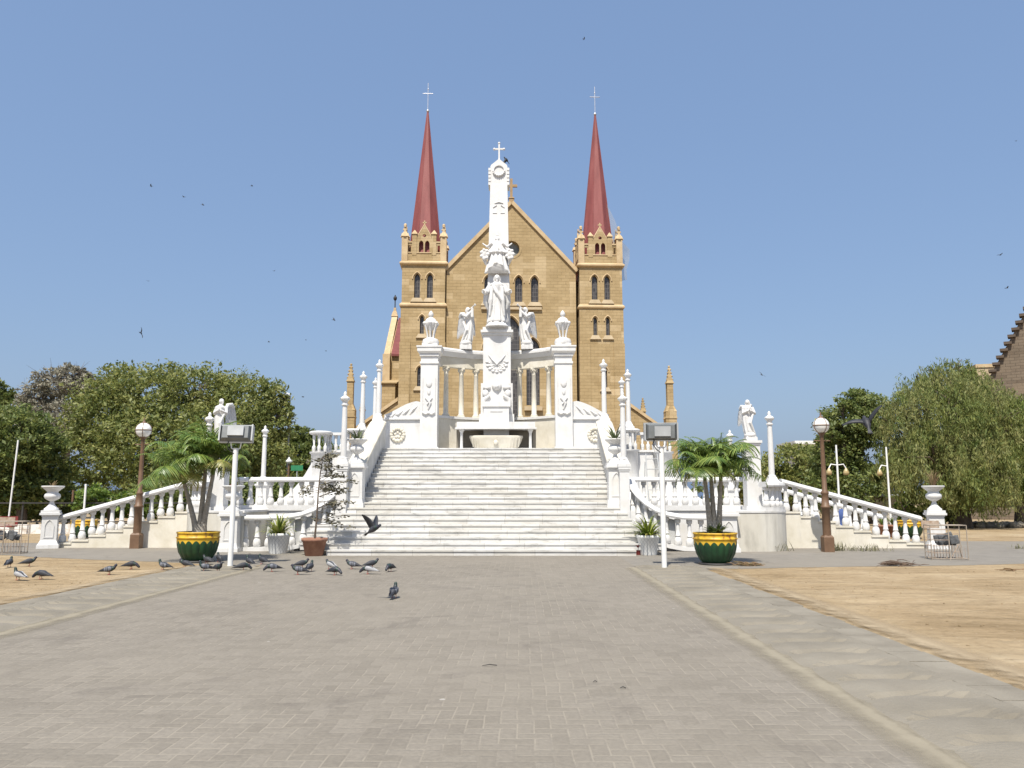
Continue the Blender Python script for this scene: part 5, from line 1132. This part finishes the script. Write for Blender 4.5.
for a in [(9, 567, 100, 'stand', 1, 'dark upright pigeon on the dirt nearest the left edge, seen from behind'), (29, 566, 30, 'walk', 1, 'dark pigeon leaning forward on the dirt, second from the left edge'),
          (18, 580, 160, 'stand', 2, 'pale winged pigeon standing on the dirt, front left corner'), (41, 579, 175, 'peck', 1, 'black pigeon walking left on the dirt beside the pale one'),
          (109, 574.5, 10, 'walk', 0, 'grey pigeon facing right alone in the middle of the dirt'), (131, 569, 5, 'peck', 1, 'dark pigeon with head lowered behind the lone grey one on the dirt'),
          (163, 570, 170, 'stand', 0, 'pigeon facing left on the dirt just left of the left planter'), (185, 568, 165, 'walk', 1, 'dark pigeon right against the left planter base'),
          (204, 571.5, 200, 'stand', 0, 'grey pigeon in front of the left planter, facing left'), (207, 564, 150, 'walk', 1, 'dark pigeon half hidden behind others at the left planter'),
          (218, 572, 320, 'walk', 1, 'large dark pigeon just left of the floodlight pole foot'), (219, 562, 130, 'stand', 1, 'dark pigeon farthest back beside the floodlight pole'),
          (243, 570.5, 20, 'peck', 1, 'dark pigeon stooping right of the floodlight pole'), (249, 565.5, 140, 'stand', 1, 'upright dark pigeon just behind the stooping one by the pole'),
          (262, 564, 150, 'stand', 1, 'upright black pigeon standing in the shadow of the floodlight'), (272, 571.5, 200, 'peck', 0, 'pale grey pigeon pecking between pole and stairs'),
          (298, 574.5, 185, 'walk', 0, 'grey pigeon in front of the terracotta pot, nearest of its trio'), (302, 568, 20, 'walk', 1, 'dark pigeon at the back of the trio below the terracotta pot'), (310, 571.5, 80, 'stand', 1, 'dark pigeon at the right of the trio below the terracotta pot'),
          (330, 569, 140, 'walk', 2, 'silvery pigeon at the left foot of the stairs, behind its partner'), (335, 575, 330, 'peck', 1, 'dark pigeon pecking in front of the silvery one'),
          (352, 569, 170, 'walk', 0, 'long grey pigeon stretched leftward before the bottom step'), (372, 568, 25, 'walk', 1, 'dark pigeon behind the very pale one before the stairs'),
          (368, 574, 175, 'peck', 2, 'very pale pigeon pecking before the stairs'), (390, 571.5, 250, 'peck', 1, 'dark pigeon feeding at the right end of the flock'),
          (394, 598, 85, 'stand', 0, 'pigeon standing alone on the pavers, nearest the viewer')]: pigeon(*a)
def flying(label, loc, rz, s, ups, roll=0, mat=PWINGD, pitch=0, name='pigeon', cat='pigeon'):
    t = thing(name, label, cat, loc, rz); t.rotation_euler = (roll, pitch, rz); t.scale = (s, s, s)
    remesh(pigeon_data('fly'), .0075, 'body', PBODY if mat is not BIRD else BIRD, t, ZERO, 2)
    for sd, u in zip((-1, 1), ups): wing_open(sd, u).build('wing', mat, t)
    return t
flying('pigeon flying with raised wings in front of the lower steps', at(374, 534, 12.6), R(-30), .78, (R(40), R(75)), R(-18), PWINGD, R(-20))
flying('dark bird gliding low in front of the right trees', at(866, 429, 30), R(80), 2.35, (R(60), R(-6)), R(0), BIRD, R(-30), 'bird', 'bird')
def kite_mesh():
    m = MB(); m.tube([(-.30, 0, 0), (-.12, 0, 0), (.05, 0, 0), (.2, 0, 0), (.27, 0, 0)], [.03, .06, .085, .06, .02], 8); m.loft([[(-.25, -.03, .01), (-.25, .03, .01), (-.25, .03, -.01), (-.25, -.03, -.01)], [(-.48, -.11, .01), (-.48, .11, .01), (-.48, .11, 0), (-.48, -.11, 0)]], True, False)
    for s in (-1, 1):
        R_ = []
        for i in range(6):
            t = i/5; y = s*(.05+.75*t); z = .16*math.sin(t*1.9); x0 = .10+.10*math.sin(t*PI)-.16*t*t; c = .28*(1-.75*t*t)
            R_.append([(x0, y, z), (x0-c*.4, y, z+.018), (x0-c, y, z), (x0-c*.4, y, z-.01)])
        m.loft(R_)
    return m.data('bird', BIRD)
KM = kite_mesh()
for px, py, Y, s, rz, rl, lb in ((151, 186, 150, 1, 200, 10, 'small dark bird at the left end of the high flock over the left trees'), (184, 197, 150, 1, 170, -8, 'small dark bird in the middle of the high flock'), (203, 205, 130, 1, 40, 30, 'tilted dark bird lowest of the high flock'), (252, 186, 150, 1, 10, 12, 'small dark bird apart at the right of the high flock'),
        (274, 271, 190, .8, 60, 0, 'faint speck of a bird halfway up the sky left of the left spire'), (148, 281, 190, .8, 90, 10, 'faint speck of a bird halfway up the sky above the big left tree'), (141, 333, 70, .8, 85, 80, 'black bird seen edge-on just above the big left tree'), (334, 320, 110, .9, 30, 35, 'dark banking bird left of the church transept'),
        (269, 342, 140, .8, 0, 0, 'small bird low over the right end of the big left tree'), (306, 340, 180, .7, 0, 5, 'faint bird low between left trees and church'), (326, 351, 190, .9, 20, 15, 'faint bird just above the left wing columns'),
        (303, 397, 120, .8, 0, 5, 'grey bird low beside the light mast head'), (584, 39, 160, 1, 5, 0, 'lone bird near the top of the sky above the right spire'), (1000, 255, 110, .9, 10, 0, 'upper of two dark birds at the far right'), (1007, 288, 120, .9, 350, -8, 'lower of two dark birds at the far right'), (762, 375, 90, .8, 40, 40, 'dark bird low over the right angel'), (1016, 141, 200, .9, 0, 20, 'faint bird high at the right edge of the sky')):
    o = bpy.data.objects.new('bird', KM); COL.objects.link(o); o.location = at(px, py, Y); o.scale = (s*.8,)*3; o.rotation_euler = (R(rl), 0, R(rz)); tag(o, lb, 'bird', 'birds in the sky')
q = at(505, 161, 32.7); t = flying('small dark bird perched beside the cross on the obelisk tip', q, R(200), .8, (R(-80), R(-80)), 0, BIRD, R(-40), 'bird', 'bird')

# ------------------------------------------------------------------ trees
def leaf_mesh(name, mat, clumps, n, size, rng, sub=.24, weep=0, up=.5, keep=None):
    wts = np.array([(r[0]*r[1]+r[1]*r[2]+r[0]*r[2]) for c, r in clumps]); wts /= wts.sum(); V = []
    for (c, r), wt in zip(clumps, wts):
        k = max(6, int(n*wt)); r = np.array(r); per = 42; ns = max(4, k//per)
        d = rng.normal(size=(ns, 3)); d /= np.linalg.norm(d, axis=1)[:, None]; f = rng.uniform(.42, 1.05, ns)**.7; f[rng.random(ns) < .10] *= 1.17
        sc = np.array(c)+d*f[:, None]*r; sr = sub*r.mean()*rng.uniform(.4, 1.35, ns)
        idx = np.repeat(np.arange(ns), per); p = rng.normal(size=(len(idx), 3)); p /= np.maximum(1, np.linalg.norm(p, axis=1)/1.6)[:, None]
        p = p*sr[idx][:, None]*.62*np.array([1.15, 1.15, .75])
        if weep:
            t = rng.uniform(0, 1, len(idx)); p = rng.normal(size=(len(idx), 3))*.10; p[:, 2] = -t*weep*rng.uniform(.6, 1.3, ns)[idx]; p[:, :2] += (d[idx][:, :2]*t[:, None]*.18)
        V.append((sc[idx]+p, d[idx]))
    P = np.concatenate([v[0] for v in V]); D = np.concatenate([v[1] for v in V]); P[:, 2] = np.maximum(P[:, 2], .12); m = len(P)
    a = rng.normal(size=(m, 3)); 
    if weep: a = a*.45+np.array([0, 0, -1.0])
    a /= np.linalg.norm(a, axis=1)[:, None]; nn = rng.normal(size=(m, 3))+D*.6+np.array([0, 0, up]); b = np.cross(nn, a); b /= np.linalg.norm(b, axis=1)[:, None]
    s = size*(.5+1.3*rng.random(m)**2)[:, None]; wd = .22 if weep else .46
    co = np.stack([P-a*s, P-b*s*wd, P+a*s, P+b*s*wd], 1).reshape(-1, 3)
    me = bpy.data.meshes.new(name); me.vertices.add(4*m); me.vertices.foreach_set('co', co.ravel().astype('f4')); me.loops.add(4*m); me.loops.foreach_set('vertex_index', np.arange(4*m, dtype='i4'))
    me.polygons.add(m); me.polygons.foreach_set('loop_start', np.arange(0, 4*m, 4, dtype='i4')); me.polygons.foreach_set('loop_total', np.full(m, 4, 'i4')); me.materials.append(mat); me.update(); me.validate(); return me
def tree(name, label, px, Y, clumps, mat, n, size, group, seed, trunk_r=.3, weep=0, sub=.24, cat='tree', bare=0):
    """clumps in photo pixels (px, py, half width, half height, depth offset in metres)"""
    rng = np.random.default_rng(seed); base = at(px, 500, Y); base.z = 0; t = thing(name, label, cat, base, group=group); k = Y/F; C = []
    for q in clumps:
        dz = q[4] if len(q) > 4 else rng.uniform(-1, 1); c = at(q[0], q[1], Y+dz)-base; rx, rz = q[2]*k, q[3]*k; C.append((c, (rx, (rx+rz)/2, rz)))
    if mat: 
        o = bpy.data.objects.new('crown', leaf_mesh('crown', mat, C, n, size, rng, sub, weep)); COL.objects.link(o); o.parent = t
    m = MB(); zt = min(c.z-r[2]*.3 for c, r in C)
    zt = max(1.0, zt); m.tube([(0, 0, -.1), (.06, 0, zt*.4), (-.05, .05, zt)], [trunk_r*1.25, trunk_r*.9, trunk_r*.75], 9)
    for c, r in C:
        s = Vector((-.05, .05, zt)); mid = s.lerp(c, .5)+Vector((rng.uniform(-.3, .3), rng.uniform(-.3, .3), .3)); m.tube([s, mid, c], [trunk_r*.55, trunk_r*.35, trunk_r*.1], 6)
        nb = 14 if bare else 7
        for j in range(nb):
            d = Vector(rng.normal(size=3)).normalized(); d.z = abs(d.z)*.8+.05; e = c+Vector((d.x*r[0], d.y*r[1], d.z*r[2]))*rng.uniform(.6, 1.05); st_ = mid.lerp(c, rng.uniform(.2, 1)); mm = st_.lerp(e, .5)+Vector(rng.normal(size=3))*.12*r[0]
            m.tube([st_, mm, e], [trunk_r*.16, trunk_r*.09, trunk_r*.03], 4)
            if bare:
                for jj in range(5):
                    e2 = mm.lerp(e, rng.uniform(0, 1)); f2 = e2+Vector(rng.normal(size=3))*.3*r[0]; f2.z = e2.z+abs(f2.z-e2.z); m.tube([e2, f2], [trunk_r*.05, trunk_r*.015], 3)
    m.build('trunk', BARK if not bare else M('grey_bark', [(.3, (.13, .11, .09)), (.7, (.21, .18, .15))], 6, .9), t)
    return t
TG = 'trees around the plaza'
tree('broad_tree', 'large broad green tree behind the left palm', 178, 48, [(105, 420, 36, 42), (150, 398, 46, 34, -1), (200, 388, 42, 26), (245, 402, 40, 30, 1), (160, 445, 58, 42, -2), (225, 440, 52, 40, -1), (92, 458, 30, 36), (266, 425, 24, 30, 1), (275, 398, 14, 16), (190, 478, 70, 30, -1), (262, 465, 26, 30), (120, 385, 26, 20), (285, 412, 9, 16)], LEAFY, 105000, .098, TG, 1, .4)
tree('round_tree', 'rounded green tree at the left edge behind the thin white pole', 22, 42, [(20, 440, 34, 34), (2, 462, 28, 30), (46, 466, 22, 34, 1), (15, 490, 45, 24)], LEAFD, 42000, .095, TG, 2, .3)
tree('dry_tree', 'tall grey-brown leafless tree behind the left trees', 62, 64, [(60, 382, 26, 16), (38, 398, 20, 18), (80, 398, 22, 20), (72, 374, 16, 10), (60, 425, 34, 24), (88, 384, 12, 12), (30, 420, 18, 20)], DRYT, 30000, .10, TG, 3, .4, 0, .22, bare=1)
tree('dark_tree', 'small dark green tree crown at the left edge above the rounded tree', 0, 66, [(0, 402, 18, 16), (-14, 395, 18, 20), (-5, 425, 22, 20)], LEAFD, 7000, .15, TG, 4, .3)
tree('bushy_tree', 'mid green tree between the big left tree and the stairs', 305, 58, [(300, 450, 26, 22), (284, 468, 22, 28), (316, 462, 22, 26), (302, 434, 14, 9), (270, 485, 40, 24)], LEAFD, 32000, .115, TG, 5, .25)
tree('low_tree', 'low green tree right of the right palm', 790, 62, [(792, 465, 30, 20), (766, 476, 28, 18), (815, 470, 20, 24), (738, 482, 24, 16), (790, 490, 60, 20)], LEAFY, 30000, .125, TG, 6, .25)
tree('dark_tree', 'dark green tree with loose outline behind the right brown lamp post', 850, 52, [(848, 424, 26, 26), (838, 455, 26, 28), (860, 402, 18, 14), (835, 432, 12, 14), (872, 420, 18, 26), (850, 485, 42, 26), (843, 404, 8, 6)], LEAFD, 44000, .105, TG, 7, .3)
tree('olive_tree', 'huge drooping olive-grey tree at the right', 958, 45, [(945, 412, 52, 44, -1), (905, 425, 26, 40), (955, 382, 38, 22), (935, 462, 44, 38, -2), (995, 425, 40, 44), (975, 466, 40, 36, -2), (920, 386, 22, 18), (948, 372, 26, 16), (1000, 408, 26, 20), (900, 462, 20, 30), (990, 485, 26, 20, -1), (950, 440, 46, 46, 0), (985, 430, 30, 40, 1)], LEAFO, 125000, .095, TG, 8, .55, .95, .2)
tree('green_tree', 'brighter green tree at the right edge before the brown building', 1018, 47, [(1012, 440, 26, 30, -1), (1035, 435, 30, 32), (1005, 470, 26, 24), (1030, 480, 30, 24), (985, 470, 14, 18)], LEAFB, 36000, .10, TG, 9, .3)
tree('bushy_shrub', 'bright bush under the trees left of the left lamp post', 110, 40, [(110, 505, 26, 12), (90, 500, 16, 14), (140, 505, 20, 14)], LEAFB, 7000, .10, 'bushes', 10, .1, cat='bush')
tree('bushy_shrub', 'dark bushes filling below the big left tree', 215, 42, [(190, 495, 60, 20), (260, 500, 50, 20), (310, 500, 30, 24)], LEAFD, 14000, .12, 'bushes', 11, .1, cat='bush')
tree('bushy_shrub', 'dark bush under the olive tree beside the shed', 925, 46, [(930, 505, 22, 16), (890, 470, 18, 18), (945, 500, 20, 20)], LEAFD, 8000, .11, 'bushes', 12, .1, cat='bush')
tree('bushy_shrub', 'yellow-green bush beside the small shed', 905, 44, [(905, 503, 8, 12), (900, 512, 9, 8)], LEAFB, 1800, .10, 'bushes', 13, .06, cat='bush')
tree('bushy_shrub', 'dark hedge bush at the far left behind the iron fence', 25, 46, [(10, 505, 40, 18), (60, 505, 30, 20)], LEAFD, 9000, .12, 'bushes', 14, .1, cat='bush')
rng = np.random.default_rng(30); cl = [(np.array((x, 105+rng.uniform(-6, 6), 1.5)), (5.5, 4, rng.uniform(2.2, 4.2))) for x in np.arange(-125, 126, 6.5)]
o = bpy.data.objects.new('treeline', leaf_mesh('treeline', LEAFD, cl, 42000, .3, rng)); COL.objects.link(o); tag(o, 'distant belt of trees closing the horizon', 'treeline', kind='stuff')

# ------------------------------------------------------------------ buildings and odds and ends
bb = thing('brown_building', 'brown stone building with stepped gable at the right edge', 'building', (42.5, 65, 0), R(-34))
ga = [(-6.0, 0), (6.0, 0), (6.0, 7.6), (0, 18.2), (-6.0, 7.6)]
m = MB(); m.mesh(holed(ga, [circle(0.3, 11.3, 1.0)], .6)); gw = m.build('gable_wall', DSTONE, bb); MB().slab(circle(.3, 11.3, 1.0), .4, .45).build('round_pane', GLASS, gw); m = MB(); m.mesh(holed(circle(.3, 11.3, 1.25), [circle(.3, 11.3, 1.0)], .2), Matrix.Translation((0, -.12, 0))); m.build('round_surround', PALEST, gw)
m = MB()
for k in (-1, 1):
    for i in range(19):
        t = i/19; x = k*6.0*(1-t); z = 7.6+10.6*t; a, b = sorted((x+k*.22, x-k*.36)); m.box(a, b, -.3, .7, z+.05, z+.27); 
m.build('stepped_coping', M('dark_coping', [(.3, (.075, .055, .04)), (.7, (.12, .09, .065))], 3, .9), bb)
m = MB(); m.loft([[(-5.8, y, 0), (5.8, y, 0), (5.8, y, 7.0), (0, y, 17.2), (-5.8, y, 7.0)] for y in (.6, 22)], True, False); m.build('body', DSTONE, bb)
m = MB(); m.cbox((0, .3, 18.1), .5, .5, 1.2); m.cbox((0, .3, 18.9), 1.1, .4, .3); m.cbox((0, .3, 19.2), .34, .34, .7); m.build('finial', PALEST, bb)
p = at(988, 364, 82); t = thing('pale_building', 'pale flat-topped building block beside the stepped gable', 'building', (p.x, 82, 0), R(-12)); MB().box(-1.1, 1.1, 0, 6, 0, p.z-.35).build('wall', PALEST, t); MB().box(-1.2, 1.2, -.1, 6.1, p.z-.35, p.z).build('parapet', TRIM, t); MB().box(-.3, .3, -.04, 0, p.z-2.4, p.z-1.2).build('window', GLASS, t)
for x in (-4.2, -2.9, -1.6, 1.0): 
    m = MB(); m.cbox((x, -4, .9), .32, .32, 2.6); m.build('post', BARK, bb)
m = MB(); m.box(-6, 4, -4.6, -.6, 0, .9); m.box(-6.5, 4.5, -5.2, -.6, 0, .45); m.build('porch_base', DSTONE, bb)
m = MB(); m.box(-6, 4, -4.4, 0, 3.5, 3.75); m.build('porch_roof', DSTONE, bb)
p = at(807, 446, 96); t = thing('white_building', 'white flat-roofed building top above the right low trees', 'building', (p.x, 96, 0)); MB().box(-.9, 2.0, 0, 6, 0, p.z+.2).build('wall', WHITEP, t); MB().box(-1.6, 2.4, -.5, 6.4, p.z+.2, p.z+.6).build('roof', WHITEP, t)
m = MB(); 
for k in range(3): m.box(-.5+.5*k, -.2+.5*k, -.03, 0, p.z-1.2, p.z-.5)
m.build('window', GLASS, t)
p = at(884, 512, 52); t = thing('shed', 'small pale shed with grey roof under the right trees', 'shed', (p.x, 52, 0)); MB().box(-2.6, 1.5, 0, 2.5, 0, 1.75).build('wall', CREAM, t); m = MB(); m.loft([[(-2.9, -.4, 1.72), (1.9, -.4, 1.72), (1.9, -.4, 1.8), (-2.9, -.4, 1.8)], [(-2.9, 3, 2.3), (1.9, 3, 2.3), (1.9, 3, 2.38), (-2.9, 3, 2.38)]], True, False); m.build('roof', LGREYM, t); m = MB(); m.box(-1.3, -.5, -.03, 0, .05, 1.5); m.build('door', BARK, t)
p = at(848, 521, 33); t = thing('barrel', 'blue barrel seen between the balusters on the right', 'barrel', (p.x, 33.5, 0)); MB().lathe([(.28, 0), (.30, .03), (.31, .35), (.32, .37), (.32, .41), (.31, .43), (.31, .78), (.32, .80), (.30, 1.1), (.28, 1.14)], n=24).build('body', BLUEC, t); MB().lathe([(.29, 1.13), (.29, 1.17), (.02, 1.17)], n=24).build('lid', BLUEC, t)
for px, lb in ((883, 'red clay pot behind the middle of the right sloping balustrade'), (894, 'smaller red clay pot behind the right sloping balustrade')):
    p = at(px, 530, 34); t = thing('clay_pot', lb, 'pot', (p.x, 34, 0)); MB().lathe([(.2, 0), (.3, .42), (.33, .43), (.33, .52), (.28, .52), (.26, .46)], n=18, ).build('body', TERRA, t); blade_plant('pot_plant', 'leafy plant in the '+lb.split(' behind')[0]+' on the right', (p.x, 34, .45), 24, .5, .06, LEAFB, None, .9)
# left background: rail fence, painted kerb wall, red bench
t = thing('rail_fence', 'dark iron rail fence in front of the left trees', 'fence', (-27, 39, 0), world=True)
for z in (.45, 1.35): MB().box(-42, -12, 38.97, 39.03, z, z+.07).build('rail', DARKM, t)
for k in range(13): MB().cbox((-41+2.4*k, 39.06, 0), .08, .06, 1.45).build('post', DARKM, t)
p = at(31, 525, 37); t = thing('painted_wall', 'low wall painted white at the far side of the left dirt lot', 'wall', (p.x, 37, 0)); m = MB()
for k in range(22): m.box(-2.0+.5*k, -1.53+.5*k, 0, .3, 0, .42)
m.build('wall', M('flaked_white', [(.35, (.42, .35, .27)), (.5, (.72, .70, .66))], 3, .8), t)
p = at(3, 524, 34); t = thing('bench', 'dark red bench at the far left edge of the lot', 'bench', (p.x-.4, 34, 0)); MB().box(-.9, .9, -.2, .2, .42, .48).build('seat', REDC, t); MB().box(-.9, .9, .18, .22, .5, .85).build('backrest', REDC, t)
for x in (-.75, .75): MB().box(x-.04, x+.04, -.18, .18, 0, .42).build('leg', WHITEP, t)
# wire stands
def wire_stand(label, loc, rz, s, blabel):
    t = thing('wire_stand', label, 'rack', loc, rz, 'wire stands'); t.scale = (s,)*3; W, Dp, H = .78, .42, .78
    m = MB(); c = [(x, y) for x in (-W/2, W/2) for y in (-Dp/2, Dp/2)]
    for x, y in c: m.tube([(x, y, 0), (x, y, H)], .012, 5)
    for z in (.03, H): 
        m.tube([(-W/2, -Dp/2, z), (W/2, -Dp/2, z), (W/2, Dp/2, z), (-W/2, Dp/2, z), (-W/2, -Dp/2, z)], .011, 5)
    m.tube([(.0, -Dp/2, 0), (.0, -Dp/2, H)], .014, 5); m.build('frame', WIREW, t)
    m = MB()
    for k in range(13):
        x = -W/2+W*k/12; m.tube([(x, -Dp/2, .03), (x, -Dp/2, .30+.05*math.sin(k*2))], .005, 4); m.tube([(x, Dp/2, .03), (x, Dp/2, .33)], .005, 4)
    for z in (.16, .32, .45, .58, .68): m.tube([(-W/2, -Dp/2, z), (0, -Dp/2, z)], .006, 4); m.tube([(-W/2, Dp/2, z), (W/2, Dp/2, z)], .006, 4); m.tube([(-W/2, -Dp/2, z), (-W/2, Dp/2, z)], .006, 4)
    m.tube([(.05, -.1, .03), (.22, -.12, .33), (.33, 0, .05)], .008, 4); m.build('wires', RUST, t)
    m = MB(); m.box(-W/2, 0, Dp/2+.12, Dp/2+.14, H*.9, H*1.12); m.build('top_mesh', RUST, t)
    b = MB(); rnd = random.Random(len(label))
    for k in range(9):
        q = MB(); q.cbox((0, 0, -.1), rnd.uniform(.12, .24), rnd.uniform(.03, .06), rnd.uniform(.14, .24)); q.xf(Matrix.Translation((rnd.uniform(-.2, .18), rnd.uniform(-.10, .10), rnd.uniform(.40, .52))) @ Matrix.Rotation(rnd.uniform(-.5, .5), 4, 'Y') @ Matrix.Rotation(rnd.uniform(-.6, .6), 4, 'Z')); b.add(q.v, q.f)
    w = thing('bundle', blabel, 'bundle', loc, rz); w.scale = (s,)*3; remesh(b, .018, 'body', M('grey_sack', [(.3, (.05, .052, .055)), (.6, (.13, .135, .14)), (.75, (.25, .25, .25))], 9, .7, .6, 30), w, ZERO, 1)
wire_stand('rusty wire stand on the pavement before the right end post', G(947, 559.5), R(-8), 1.15, 'grey bundle resting in the right wire stand')
wire_stand('rusty wire stand at the far left edge of the pavement', G(6, 554), R(10), 1.2, 'dark grey bundle resting in the left wire stand')
# ladder leaning against the right wing
t = thing('ladder', 'pale stepladder frame leaning on the right wing wall', 'ladder', at(653.5, 478, 29.6), 0); m = MB()
for s in (-1, 1): m.tube([(s*.27, -.45, -1.0), (s*.21, .35, .9)], .022, 6)
m.tube([(-.33, .1, -.6), (-.25, .3, .6)], .02, 6); m.build('rails', LGREYM, t); m = MB()
for k in range(5): f = .1+.2*k; m.tube([(-.26+.05*f, -.45+.8*f, -1.0+1.9*f), (.26-.05*f, -.45+.8*f, -1.0+1.9*f)], .018, 6)
m.build('rungs', LGREYM, t)
# weeds, debris
def weeds(label, px, py, n, L, spread=.25):
    q = G(px, py); t = MB(); rnd = random.Random(int(px))
    for k in range(n):
        b = Vector((rnd.gauss(0, spread), rnd.gauss(0, spread*.5), 0)); a = rnd.uniform(0, 6.28); e = rnd.uniform(.5, 1.4); d = Vector((math.cos(a)*math.cos(e), math.sin(a)*math.cos(e), math.sin(e))); l = L*rnd.uniform(.4, 1); s = Vector((-d.y, d.x, 0)).normalized()*.008
        t.add([b-s, b+s, b+d*l*.6+s, b+d*l*.6-s], [(0, 1, 2, 3)]); t.add([b+d*l*.6-s, b+d*l*.6+s, b+d*l+Vector((0, 0, -.04))], [(0, 1, 2)])
    o = t.build('weeds', M('grey_weed', [(.3, (.15, .15, .08)), (.7, (.28, .26, .16))], 5, .8, island=.4, trans=.2), fix=False); o.location = q; tag(o, label, 'weeds', 'weed tufts')
weeds('dry weed tuft at the foot of the right brown lamp post', 838, 551, 90, .42, .12); weeds('spreading grey weeds along the wall right of the right lamp post', 866, 551, 110, .34, .36)
weeds('thin weeds growing against the shaded bastion wall', 774, 551, 110, .45, .28); weeds('small weed tuft on the dirt lot at the right edge', 1020, 549, 40, .3, .15)
def debris(label, px, py, n, w, h, mat):
    q = G(px, py); t = MB(); rnd = random.Random(int(px*7))
    for k in range(n):
        c = Vector((rnd.gauss(0, w*.4), rnd.gauss(0, w*.18), abs(rnd.gauss(0, h*.4))+.01)); a = rnd.uniform(0, 3.14); l = rnd.uniform(.08, .28); d = Vector((math.cos(a), math.sin(a)*.6, rnd.uniform(-.15, .2)))*l; t.tube([c-d, c+Vector((0, 0, .02)), c+d], [.004, .010, .003], 4)
    o = t.build('dry_debris', mat); o.location = q; tag(o, label, 'debris', 'dry debris on the ground')
debris('dark dry palm frond debris lying at the pavement edge right of the planter', 897, 566, 55, .5, .12, M('dark_debris', [(.3, (.07, .04, .03)), (.7, (.17, .12, .08))], 8, .9))
debris('small heap of dry straw right of the right planter', 748, 566, 70, .32, .07, DRYP); debris('thin scrap of straw on the dirt farther right of the planter', 1010, 571, 14, .3, .03, DRYP)
def stick(label, a, b, r, name='stick', mat=DARKM):
    A_, B_ = G(*a), G(*b); A_.z = B_.z = r+.012; o = MB().tube([A_, A_.lerp(B_, .5)+Vector((0, 0, .01)), B_], [r*.5, r, r*.8], 5).build(name, mat); tag(o, label, name, 'twigs on the paving')
stick('dark twig on the right kerb near the dirt', (826, 632.5), (853, 634), .018); stick('short twig on the pavers ahead of the stairs', (482, 667.5), (497, 667), .005); stick('tiny dark twig on the right of the pavers', (620, 690), (626, 690), .005)
stick('small twig at the middle left of the pavers', (593, 684), (597, 683.5), .004); stick('short twig on the right gutter', (968, 711), (974, 711), .006)
m = MB(); rnd = random.Random(5)
for k in range(900):
    while True:
        x = rnd.uniform(-20, 22); y = 5+14.5*rnd.random()**1.3
        if x < PX0-GW-.1 or x > PX1+GW+.1: break
    m.ball((x, y, .004), rnd.uniform(.006, .022)*(1 if rnd.random() < .93 else 1.7), 5, 4, rnd.uniform(.006, .016))
tag(m.build('pebbles', DIRT), 'loose pebbles scattered on the dirt', 'pebbles', kind='stuff')
m = MB()
for k in range(90):
    q = at(rnd.uniform(965, 1024), 528, 46); m.ball((q.x, 46+rnd.uniform(-1, 1), .1), rnd.uniform(.12, .4), 6, 4, rnd.uniform(.1, .25))
tag(m.build('rubble', CONC), 'grey rubble heaped along the far side of the right dirt lot', 'rubble', kind='stuff')
